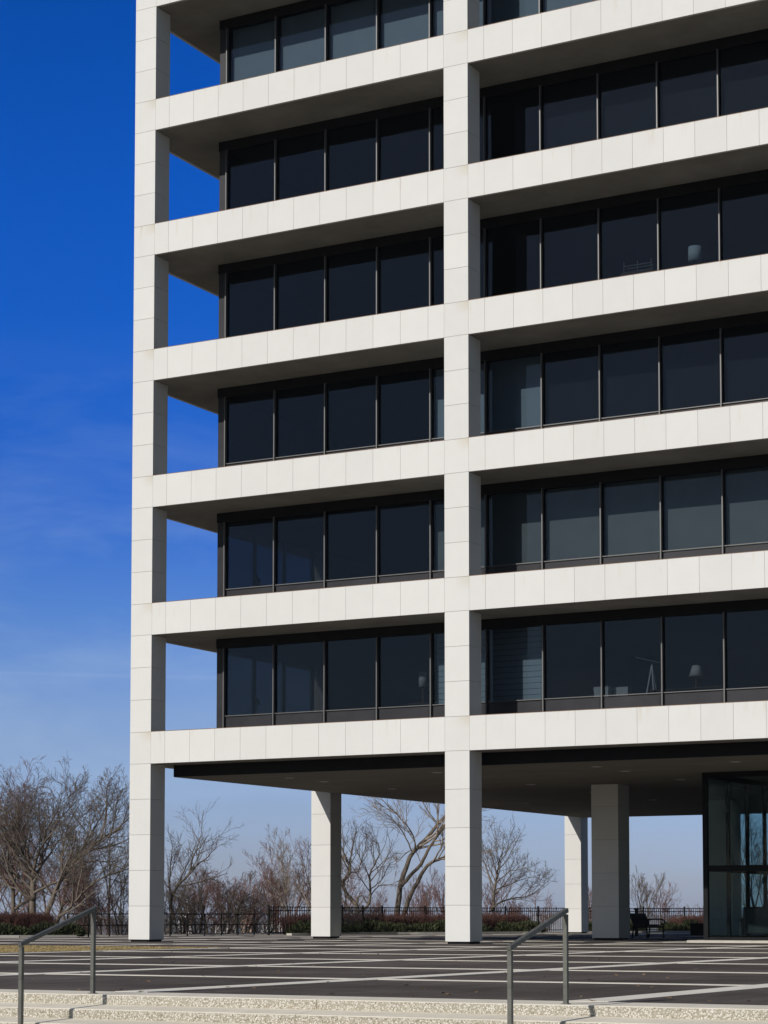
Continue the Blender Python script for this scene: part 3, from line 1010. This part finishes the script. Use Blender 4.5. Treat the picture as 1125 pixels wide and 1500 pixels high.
def proc_tree(px, d, top, label, seed, twigmat='twig', lean=0.0, stems=1, spread=(0.45, 0.9), trop=0.10, levels=4, kids=(9, 6, 5, 3), r0=0.11, base_z=-0.9, name='bare_tree', twig=0.007, wob=0.16, t0=0.3):
    t = Tree(seed, levels, kids, spread, trop, wob, twig)
    base = at(px, d, base_z)
    hgt = (zat(top, d) - base_z) * 0.94
    for s_ in range(stems):
        p = base + V((t.r.uniform(-.2, .2), t.r.uniform(-.2, .2), 0)) * (stems > 1)
        a = t.r.uniform(0, 6.283); sp = 0.0 if stems == 1 else t.r.uniform(.15, .55)
        dv = (V((0, 0, 1)) + V((math.cos(a), math.sin(a), 0)) * sp + RGT * lean).normalized()
        L = hgt * (0.80 if stems == 1 else t.r.uniform(.6, .86))
        n = 8
        pts = [p.copy()]
        for i in range(n):
            dv = (dv + V((t.r.uniform(-1, 1), t.r.uniform(-1, 1), t.r.uniform(-.6, 1))) * .10 + V((0, 0, .04))).normalized()
            p = p + dv * (L / n)
            pts.append(p.copy())
        t.limb(pts, r0, 0.016, 0, t0)
    return finish(t, name, label, base, twigmat, GT)


def hero_tree(d, limbs, label, seed, twigmat, base_px, name='bare_tree', levels=3, kids=(8, 6, 4), spread=(.4, .95), trop=.08, twig=0.007, wob=.17, squash=1.0):
    """limbs: (points in photo columns/rows, start radius, end radius, first offshoot, offshoots, depth drift)"""
    t = Tree(seed, levels, kids, spread, trop, wob, twig)
    base = at(base_px[0], d, zat(base_px[1], d))
    for pp, r0, r1, t0, k, drift in limbs:
        raw = []
        for i, (px, py) in enumerate(pp):
            py = base_px[1] - (base_px[1] - py) * squash
            dd = d + drift * i / max(1, len(pp) - 1)
            raw.append(at(px, dd, zat(py, dd)))
        pts = []
        for i in range(len(raw) - 1):                      # smooth the polyline
            a = raw[max(i - 1, 0)]; b = raw[i]; c = raw[i + 1]; e = raw[min(i + 2, len(raw) - 1)]
            for q in range(3):
                u = q / 3
                pts.append(0.5 * ((2 * b) + (c - a) * u + (2 * a - 5 * b + 4 * c - e) * u * u + (3 * b - a - 3 * c + e) * u ** 3) + V((t.r.uniform(-1, 1), t.r.uniform(-1, 1), t.r.uniform(-1, 1))) * .02)
        pts.append(raw[-1])
        t.limb(pts, r0, r1, 0, t0, k)
    return finish(t, name, label, base, twigmat, GT)


def z5(ox, oy, s_, pts): return [(ox + x / s_, oy + y / s_) for x, y in pts]


# the leaning twin-trunked tree between the two middle columns
c3 = lambda pts: z5(490, 1160, 6.618, pts)
hero_tree(98, [
    (c3([(600, 1330), (608, 1180), (625, 1020), (650, 870), (690, 740), (760, 590), (880, 460), (1065, 250), (1200, 100), (1310, -20)]), .155, .05, .55, 9, 0.5),
    (c3([(650, 910), (720, 830), (840, 700), (900, 580), (1000, 420), (1065, 330), (1180, 190), (1290, 60)]), .10, .035, .45, 8, -0.8),
    (c3([(655, 1330), (675, 1180), (730, 1020), (840, 810), (900, 720), (980, 670), (1065, 640), (1180, 600), (1280, 540)]), .125, .035, .5, 8, -1.2),
    (c3([(765, 585), (785, 500), (750, 400), (680, 300), (590, 210), (510, 130), (440, 50)]), .045, .015, .15, 12, 0.6),
    (c3([(750, 590), (720, 500), (640, 360), (560, 270), (480, 200)]), .035, .012, .2, 10, -0.5),
    (c3([(1010, 320), (980, 280), (900, 180), (860, 110), (820, 40)]), .04, .014, .2, 8, 0.4),
    (c3([(1005, 310), (995, 200), (1010, 120), (1050, 30)]), .035, .012, .2, 8, -0.4),
    (c3([(750, 565), (700, 590), (640, 650), (600, 680), (560, 610)]), .025, .01, .2, 6, 0.3),
    (c3([(850, 730), (810, 620), (790, 580)]), .025, .012, .4, 3, 0.3),
], 'tall tree with two leaning trunks, next to the middle column', 11, 'paletwig', (590, 1362), levels=3, kids=(8, 5, 4))
# the low gnarled tree to its left
hero_tree(96, [
    (c3([(215, 1330), (220, 1180), (215, 1060), (150, 980), (95, 880), (85, 790), (140, 720), (155, 650), (120, 560), (80, 450), (55, 380)]), .12, .03, .3, 9, .6),
    (c3([(225, 1130), (290, 1100), (340, 1010), (345, 880), (340, 780), (345, 700), (390, 600), (430, 500), (430, 400), (410, 330)]), .075, .016, .3, 12, -.7),
    (c3([(345, 880), (420, 820), (480, 740), (510, 640), (540, 590)]), .03, .01, .2, 7, .5),
    (c3([(345, 960), (430, 850), (560, 820), (640, 770)]), .028, .01, .2, 7, -.4),
    (c3([(155, 690), (230, 680), (260, 560), (290, 450), (330, 350)]), .03, .01, .2, 8, .4),
    (c3([(155, 670), (160, 500), (180, 340), (215, 230)]), .03, .01, .3, 7, -.3),
    (c3([(190, 1170), (110, 1060), (60, 960), (20, 900)]), .05, .02, .3, 5, .3),
    (c3([(225, 1030), (225, 980), (270, 960), (300, 1010), (330, 1060)]), .05, .02, .4, 3, .2),
], 'low gnarled tree with twisted trunk right of the second column', 12, 'twig', (522, 1362), squash=.86, levels=3, kids=(6, 4, 3))
# the left group
c1 = lambda pts: z5(0, 1110, 5.555, pts)
hero_tree(88, [
    (c1([(275, 1370), (275, 1255), (272, 1060), (270, 850), (215, 680), (150, 560), (110, 430), (90, 280)]), .16, .025, .25, 11, .8),
    (c1([(275, 850), (290, 700), (340, 560), (420, 430), (500, 260), (620, 90)]), .08, .012, .15, 12, -.8),
    (c1([(280, 930), (330, 760), (350, 600), (370, 420), (470, 190), (495, 80)]), .07, .012, .2, 12, .9),
    (c1([(285, 1030), (400, 950), (520, 880), (500, 700), (530, 480), (570, 300), (650, 120)]), .06, .012, .2, 12, -.6),
    (c1([(265, 900), (180, 780), (150, 640), (150, 420), (140, 200), (130, 70)]), .06, .012, .2, 12, .5),
    (c1([(270, 1090), (180, 1030), (110, 900), (60, 760), (20, 560), (10, 330)]), .07, .014, .2, 11, -.4),
], 'big many-limbed tree left of the leftmost column, with an upright thick trunk', 21, 'twig', (49, 1358), squash=.80, levels=4, kids=(9, 7, 4, 3), spread=(.4, 1.0), trop=.06, wob=.13)
hero_tree(86, [
    (c1([(375, 1370), (390, 1250), (430, 1130), (490, 980), (600, 810), (700, 710), (800, 620), (1000, 500)]), .125, .035, .25, 13, 1.0),
    (c1([(505, 930), (510, 760), (560, 620), (600, 560)]), .04, .014, .2, 8, -.6),
    (c1([(820, 600), (860, 400), (860, 230), (880, 120)]), .04, .01, .2, 9, .4),
    (c1([(900, 560), (930, 420), (950, 300), (1000, 150)]), .035, .01, .2, 9, -.4),
    (c1([(650, 770), (780, 690), (850, 760), (900, 860)]), .03, .01, .2, 7, .5),
    (c1([(640, 800), (850, 800), (1000, 860), (1100, 780)]), .03, .01, .2, 8, -.5),
    (c1([(450, 1080), (540, 1020), (640, 960), (760, 840)]), .035, .01, .2, 8, .4),
], 'tree whose pale limb slants up behind the leftmost column', 22, 'twig', (68, 1358), squash=.92, levels=4, kids=(8, 6, 4, 3), spread=(.4, 1.0), trop=.06, wob=.13)
hero_tree(84.5, [
    (c1([(440, 1400), (470, 1320), (580, 1220), (690, 1090), (850, 970), (1060, 900)]), .075, .025, .25, 11, .8),
    (c1([(590, 1210), (600, 1000), (620, 880), (700, 760)]), .04, .01, .2, 9, -.4),
    (c1([(480, 1310), (430, 1240), (415, 1180)]), .03, .012, .2, 4, .2),
    (c1([(690, 1190), (620, 1210), (520, 1290)]), .03, .02, .3, 3, .2),
], 'low tree sprawling right behind the left handrail', 23, 'twig', (80, 1366), levels=3, kids=(7, 5, 4))
hero_tree(90, [
    (c1([(120, 1370), (115, 1250), (110, 1000), (85, 760), (60, 560), (40, 320), (60, 60)]), .12, .014, .2, 14, .6),
    (c1([(130, 1190), (190, 1130), (245, 1080), (200, 960), (140, 880), (150, 700)]), .07, .02, .3, 8, -.4),
    (c1([(110, 990), (30, 860), (-60, 640), (-90, 420)]), .06, .014, .2, 9, .4),
    (c1([(90, 800), (150, 560), (150, 300), (140, 120)]), .05, .012, .2, 10, -.4),
], 'tree at the far left edge with a forked mossy trunk', 24, 'redtwig', (21, 1358), squash=.78, levels=4, kids=(9, 7, 4, 3), spread=(.4, 1.0), trop=.06, wob=.13)

proc_tree(-25, 93, 1128, 'bare tree half cut off by the left edge of the picture', 31, 'twig', r0=.14)
proc_tree(112, 104, 1195, 'bushy bare tree behind the slanting pale limb', 32, 'redtwig', stems=3, r0=.07, kids=(9, 6, 4, 3))
proc_tree(160, 101, 1150, 'slim bare tree just left of the leftmost column', 33, 'twig', r0=.08, kids=(9, 6, 4, 3))
proc_tree(150, 92, 1275, 'low thicket tree against the pipe fence left of the leftmost column', 34, 'redtwig', stems=4, r0=.05, kids=(7, 5, 4, 2))
proc_tree(178, 95, 1262, 'low thicket tree touching the leftmost column from the left', 52, 'twig', stems=4, r0=.05, kids=(7, 5, 4, 2))
c2 = lambda pts: z5(230, 1180, 4.891, pts)
hero_tree(92, [
    (c2([(90, 960), (100, 800), (105, 620), (150, 510), (220, 420), (245, 340), (265, 240), (310, 180), (355, 95)]), .085, .014, .25, 9, .6),
    (c2([(235, 390), (290, 330), (360, 270), (395, 220), (435, 180)]), .04, .01, .2, 7, -.4),
    (c2([(100, 640), (90, 480), (100, 330), (115, 170)]), .05, .01, .2, 9, .4),
    (c2([(262, 240), (235, 190), (230, 150)]), .02, .008, .2, 4, .2),
    (c2([(120, 580), (200, 660), (240, 740)]), .03, .012, .2, 6, -.3),
], 'slender tree with a high forked top right of the leftmost column', 41, 'twig', (250, 1372), squash=.84, levels=3, kids=(6, 5, 3))
proc_tree(292, 97, 1268, 'bushy tree with reddish tips right of the slender forked tree', 42, 'redtwig', stems=4, r0=.06, kids=(9, 6, 4, 3), trop=.04)
proc_tree(318, 94, 1262, 'dark tangled tree behind the pipe fence', 43, 'twig', stems=3, r0=.08, lean=.1, kids=(9, 6, 4, 3), trop=.02)
proc_tree(352, 99, 1258, 'round reddish tree left of the picket fence end', 44, 'redtwig', stems=3, r0=.07, kids=(9, 6, 4, 3), trop=.02)
proc_tree(268, 95, 1290, 'low brushy tree behind the pipe fence beside the leftmost column', 53, 'twig', stems=4, r0=.05, kids=(8, 5, 4, 2), trop=.03)
proc_tree(372, 103, 1285, 'small leafless tree above the tan far building', 45, 'twig', stems=2, r0=.05, kids=(8, 5, 4, 2))
proc_tree(415, 99, 1232, 'pale upright tree behind the picket fence end', 46, 'redtwig', stems=3, r0=.06, kids=(9, 6, 4, 3))
proc_tree(440, 96, 1202, 'tall pale tree touching the second column from the left', 47, 'paletwig', stems=2, r0=.07, kids=(10, 6, 4, 3))
proc_tree(470, 99, 1225, 'pale tree mostly hidden by the second column', 48, 'redtwig', stems=2, r0=.06, kids=(8, 5, 4, 3))
proc_tree(503, 104, 1250, 'thin reddish tree just right of the second column', 49, 'redtwig', stems=2, r0=.05, kids=(8, 5, 4, 3))
proc_tree(630, 106, 1268, 'reddish upright tree behind the leaning twin trunks', 50, 'redtwig', stems=4, r0=.05, kids=(8, 5, 4, 3), trop=.2)
proc_tree(652, 104, 1275, 'reddish upright tree half hidden by the middle column', 51, 'redtwig', stems=4, r0=.05, kids=(8, 5, 4, 3), trop=.2)
proc_tree(612, 110, 1300, 'small brushy tree low between the leaning trunks', 54, 'redtwig', stems=3, r0=.04, kids=(7, 5, 3, 2), trop=.2)
c4 = lambda pts: z5(700, 1190, 6.618, pts)
hero_tree(104, [
    (c4([(150, 1150), (150, 900), (155, 700), (180, 560), (200, 420), (220, 320), (265, 190)]), .095, .012, .25, 14, .5),
    (c4([(165, 620), (250, 540), (310, 480), (400, 460), (500, 430)]), .035, .008, .2, 9, -.6),
    (c4([(160, 690), (290, 640), (400, 580), (560, 540)]), .035, .008, .2, 9, .5),
    (c4([(110, 930), (210, 830), (330, 785), (460, 770), (580, 690), (640, 640)]), .05, .01, .2, 10, -.3),
    (c4([(170, 600), (110, 440), (90, 330), (60, 250)]), .03, .008, .2, 8, .4),
    (c4([(185, 520), (150, 380), (120, 230)]), .025, .008, .2, 6, -.3),
], 'feathery tree with a straight leader right of the middle column', 61, 'twig', (722, 1364), squash=.86, levels=3, kids=(7, 5, 4))
proc_tree(712, 108, 1283, 'reddish brush tree in front of the feathery tree', 62, 'redtwig', stems=4, r0=.045, kids=(8, 5, 4, 2), trop=.2)
proc_tree(745, 108, 1298, 'low reddish tree right of the feathery tree', 63, 'redtwig', stems=4, r0=.045, kids=(8, 5, 4, 2), trop=.2)
proc_tree(806, 112, 1305, 'small reddish tree left of the far sunlit column', 64, 'redtwig', stems=3, r0=.05, kids=(7, 5, 4, 2), trop=.1)
proc_tree(864, 112, 1280, 'thin tree in the gap between far column and shaded column', 65, 'redtwig', stems=3, r0=.05, kids=(7, 5, 4, 2), trop=.15)
proc_tree(944, 110, 1248, 'upright pale tree behind the bench', 66, 'twig', stems=2, r0=.05, kids=(9, 5, 4, 2), trop=.16, spread=(.3, .65), t0=.2)
proc_tree(972, 113, 1298, 'small pink tinged tree right of the bench', 67, 'redtwig', stems=3, r0=.04, kids=(7, 5, 3, 2), trop=.12)
proc_tree(1002, 116, 1312, 'tiny brushy tree above the right picket fence', 68, 'redtwig', stems=3, r0=.04, kids=(6, 4, 3, 2), trop=.12)
proc_tree(1026, 116, 1312, 'tiny brushy tree right beside the lobby corner', 69, 'redtwig', stems=3, r0=.04, kids=(6, 4, 3, 2), trop=.12)
proc_tree(1112, 104, 1190, 'bare tree seen through the lobby glass', 70, 'twig', stems=2, r0=.10, kids=(9, 6, 4, 2))
proc_tree(1086, 106, 1215, 'thinner bare tree seen through the lobby glass', 71, 'twig', stems=2, r0=.06, kids=(8, 5, 4, 2))
proc_tree(10, 100, 1150, 'bare tree behind the forked mossy trunk at far left', 101, 'redtwig', stems=3, r0=.07, kids=(10, 7, 5, 3), twig=.006)
proc_tree(75, 99, 1150, 'bare tree filling the gap right of the upright thick trunk', 102, 'twig', stems=3, r0=.07, kids=(10, 7, 5, 3), twig=.006)
proc_tree(130, 97, 1215, 'bare tree behind the top of the left handrail', 103, 'redtwig', stems=3, r0=.06, kids=(10, 7, 5, 3), twig=.006)
proc_tree(40, 104, 1235, 'low spreading bare tree between the two left trunks', 104, 'twig', stems=4, r0=.05, kids=(9, 6, 4, 3), twig=.006)
proc_tree(238, 99, 1235, 'bare tree hidden partly by the shaded side of the leftmost column', 105, 'twig', stems=2, r0=.06, kids=(9, 7, 4, 3), twig=.006)
proc_tree(332, 103, 1275, 'fine twigged tree behind the dark tangled tree', 106, 'redtwig', stems=4, r0=.05, kids=(9, 7, 4, 3), twig=.006)
proc_tree(395, 104, 1262, 'fine twigged tree behind the start of the picket fence', 107, 'redtwig', stems=3, r0=.05, kids=(9, 7, 4, 3), twig=.006)
proc_tree(548, 108, 1290, 'low brushy tree between the gnarled tree and the leaning trunks', 108, 'redtwig', stems=4, r0=.04, kids=(8, 5, 4, 2), twig=.006)
# two bare trees on the lower lawn behind the viewer's left, mirrored in the lobby glass
for px_, py_, hh, sd, lb in ((-5.5, -60.0, 11.0, 91, 'bare tree on the lower lawn, mirrored in the lobby glass'), (-11.0, -75.0, 15.0, 92, 'taller bare tree on the lower lawn, farther from the steps')):
    t = Tree(sd, 3, (10, 7, 5), (.45, .9), .1, .16, .02)
    p0 = V((px_, py_, -1.1)); dv = V((0, 0, 1)); pts = [p0.copy()]
    for i in range(8):
        dv = (dv + V((t.r.uniform(-1, 1), t.r.uniform(-1, 1), .6)) * .1).normalized(); p0 = p0 + dv * hh * .8 / 8; pts.append(p0.copy())
    t.limb(pts, .22, .03, 0, .25)
    finish(t, 'bare_tree', lb, (px_, py_, -1.1), 'twig', 'bare trees on the lower lawn')
# brush at the foot of the slope
for i, (px, d, top, lb) in enumerate(((130, 97, 1318, 'low brush behind the left handrail'), (175, 99, 1322, 'low brush beside the foot of the leftmost column'), (262, 101, 1325, 'low brush below the white far building'), (300, 99, 1318, 'low brush under the dark tangled tree'), (345, 102, 1322, 'low brush under the round reddish tree'), (385, 104, 1326, 'low brush beside the picket fence end'))):
    proc_tree(px, d, top, lb, 80 + i, 'redtwig' if i % 2 else 'twig', stems=7, r0=.03, kids=(7, 5, 3), levels=3, base_z=-1.3, name='brush', spread=(.4, 1.0), trop=.05)

# ------------------------------------------------------------------ far town
def far_block(px, d, w, top, mat, label, storeys):
    p = at(px, d, -33)
    h = zat(top, d) + 33
    o = empty('distant_building', label, 'building', p, 'buildings of the far town')
    dp = w * 0.7
    MB().box(-w / 2, w / 2, -dp / 2, dp / 2, 0, h).build('wall', M[mat], o)
    n = MB()
    for k in range(storeys):
        z = h - 2.2 - k * 3.4
        for j in range(5):
            x = -w / 2 + w * (j + .5) / 5
            n.box(x - w * .06, x + w * .06, -dp / 2 - 0.05, -dp / 2 - 0.002, z, z + 1.6)
    n.build('window', M['citygrey'], o)
    MB().box(-w * .2, w * .15, -dp * .2, dp * .2, h + 0.005, h + 2.2).build('roof', M['citygrey'], o)


far_block(276, 1500, 11, 1336, 'citypale', 'far white building seen through trees right of the leftmost column', 6)
far_block(366, 1400, 9, 1334, 'citytan', 'far tan building seen above the pipe fence', 7)
far_block(405, 1800, 20, 1352, 'citypale', 'far low pale building below the fence rail, left of the picket fence', 2)
far_block(340, 1900, 24, 1356, 'citypale', 'far low white building below the fence rail, under the round tree', 2)
far_block(810, 2500, 40, 1342, 'citygrey', 'far grey building beside the far sunlit column', 5)

# ------------------------------------------------------------------ air
hz, nt_, N_, L_, b_ = newmat('haze_air')
N_.remove(b_)
pv = N_.new('ShaderNodeVolumePrincipled')
pv.inputs['Color'].default_value = (0.80, 0.88, 1.0, 1)
pv.inputs['Density'].default_value = HAZE
pv.inputs['Anisotropy'].default_value = 0.0
L_.new(pv.outputs[0], N_['Material Output'].inputs['Volume'])
kind(MB().box(-13500, 13500, -13500, 13500, -60, 48).build('haze', hz), 'stuff')

# ------------------------------------------------------------------ sun and sky
SUNV = Vector((-0.306, -1.0, 0.567)).normalized()     # towards the sun
sun = bpy.data.lights.new('sun', 'SUN')
sun.energy = 3.75
sun.angle = R(0.53)
sun.color = (1.0, 0.955, 0.89)
so = bpy.data.objects.new('sun', sun)
COL.objects.link(so)
so.rotation_euler = SUNV.to_track_quat('Z', 'Y').to_euler()

w = bpy.data.worlds.new('World')
sc.world = w
w.use_nodes = True
N, L = w.node_tree.nodes, w.node_tree.links
bg = N['Background']
sky = N.new('ShaderNodeTexSky')
sky.sky_type = 'NISHITA'
sky.sun_disc = False
sky.sun_elevation = math.asin(SUNV.z)
sky.sun_rotation = math.atan2(SUNV.x, SUNV.y)
sky.altitude = 300
sky.air_density = 1.0
sky.dust_density = 0.6
sky.ozone_density = 2.0
tc = N.new('ShaderNodeTexCoord')
sep = N.new('ShaderNodeSeparateXYZ')
L.new(tc.outputs['Generated'], sep.inputs[0])
rp = N.new('ShaderNodeValToRGB')
L.new(sep.outputs['Z'], rp.inputs[0])
els = rp.color_ramp.elements
els[0].position = 0.0; els[0].color = (0.52, 0.59, 0.98, 1)
els[1].position = 0.75; els[1].color = (0.60, 0.61, 0.63, 1)
for p_, c_ in ((0.033, (0.52, 0.595, 1.0)), (0.093, (0.54, 0.635, 1.02)), (0.14, (0.30, 0.51, 1.04)), (0.187, (0.12, 0.38, 1.07)), (0.264, (0.04, 0.37, 1.17)), (0.321, (0.022, 0.37, 1.22)), (0.40, (0.008, 0.345, 1.14)), (0.56, (0.30, 0.45, 0.75))):
    e = els.new(p_); e.color = (*c_, 1)
# the deep blue lies in the band away from the sun; elsewhere the sky stays pale
dt = N.new('ShaderNodeVectorMath'); dt.operation = 'DOT_PRODUCT'
dt.inputs[1].default_value = (-0.766, 0.643, 0.0)
L.new(tc.outputs['Generated'], dt.inputs[0])
az = N.new('ShaderNodeMapRange'); az.interpolation_type = 'SMOOTHSTEP'
az.inputs['From Min'].default_value = 0.15; az.inputs['From Max'].default_value = 0.75
L.new(dt.outputs['Value'], az.inputs['Value'])
mx = N.new('ShaderNodeMixRGB'); mx.blend_type = 'MULTIPLY'; mx.inputs['Fac'].default_value = 1.0
base = N.new('ShaderNodeMixRGB'); base.inputs['Color1'].default_value = (0.56, 0.57, 0.60, 1)
L.new(az.outputs[0], base.inputs['Fac']); L.new(rp.outputs[0], base.inputs['Color2'])
L.new(sky.outputs[0], mx.inputs['Color1']); L.new(base.outputs[0], mx.inputs['Color2'])
# thin cirrus low in the sky
mp = N.new('ShaderNodeMapping'); mp.inputs['Scale'].default_value = (2.4, 2.4, 9.0)
mp.inputs['Rotation'].default_value = (0.12, 0.22, 0.3)
L.new(tc.outputs['Generated'], mp.inputs['Vector'])
nz = N.new('ShaderNodeTexNoise'); nz.inputs['Scale'].default_value = 2.6; nz.inputs['Detail'].default_value = 9; nz.inputs['Roughness'].default_value = 0.62; nz.inputs['Distortion'].default_value = 0.5
L.new(mp.outputs[0], nz.inputs['Vector'])
cr = N.new('ShaderNodeMapRange'); cr.inputs['From Min'].default_value = 0.42; cr.inputs['From Max'].default_value = 0.78; cr.inputs['To Max'].default_value = 0.75
L.new(nz.outputs['Fac'], cr.inputs['Value'])
lo = N.new('ShaderNodeMapRange'); lo.inputs['From Min'].default_value = 0.27; lo.inputs['From Max'].default_value = 0.06
L.new(sep.outputs['Z'], lo.inputs['Value'])
cm = N.new('ShaderNodeMath'); cm.operation = 'MULTIPLY'
L.new(cr.outputs[0], cm.inputs[0]); L.new(lo.outputs[0], cm.inputs[1])
m2 = N.new('ShaderNodeMixRGB'); m2.inputs['Color2'].default_value = (3.3, 4.7, 7.0, 1)
L.new(cm.outputs[0], m2.inputs['Fac']); L.new(mx.outputs[0], m2.inputs['Color1'])
# one thin old contrail low over the trees
ct = N.new('ShaderNodeVectorMath'); ct.operation = 'DOT_PRODUCT'; ct.inputs[1].default_value = (0.012, 0.0, 1.0)
L.new(tc.outputs['Generated'], ct.inputs[0])
c1 = N.new('ShaderNodeMath'); c1.operation = 'SUBTRACT'; c1.inputs[1].default_value = 0.1040
L.new(ct.outputs['Value'], c1.inputs[0])
c2 = N.new('ShaderNodeMath'); c2.operation = 'ABSOLUTE'; L.new(c1.outputs[0], c2.inputs[0])
c3 = N.new('ShaderNodeMapRange'); c3.interpolation_type = 'SMOOTHSTEP'
c3.inputs['From Min'].default_value = 0.0011; c3.inputs['From Max'].default_value = 0.0002; c3.inputs['To Max'].default_value = 0.30
L.new(c2.outputs[0], c3.inputs['Value'])
c4 = N.new('ShaderNodeMath'); c4.operation = 'MULTIPLY'; L.new(c3.outputs[0], c4.inputs[0]); L.new(nz.outputs['Fac'], c4.inputs[1])
m3 = N.new('ShaderNodeMixRGB'); m3.inputs['Color2'].default_value = (3.6, 4.7, 7.2, 1)
L.new(c4.outputs[0], m3.inputs['Fac']); L.new(m2.outputs[0], m3.inputs['Color1'])
L.new(m3.outputs[0], bg.inputs['Color'])
bg.inputs['Strength'].default_value = 0.10

sc.view_settings.view_transform = 'Standard'
sc.view_settings.look = 'None'
sc.view_settings.exposure = 0
sc.view_settings.gamma = 1
sc.render.engine = 'CYCLES'
sc.cycles.max_bounces = 10
sc.cycles.transparent_max_bounces = 24
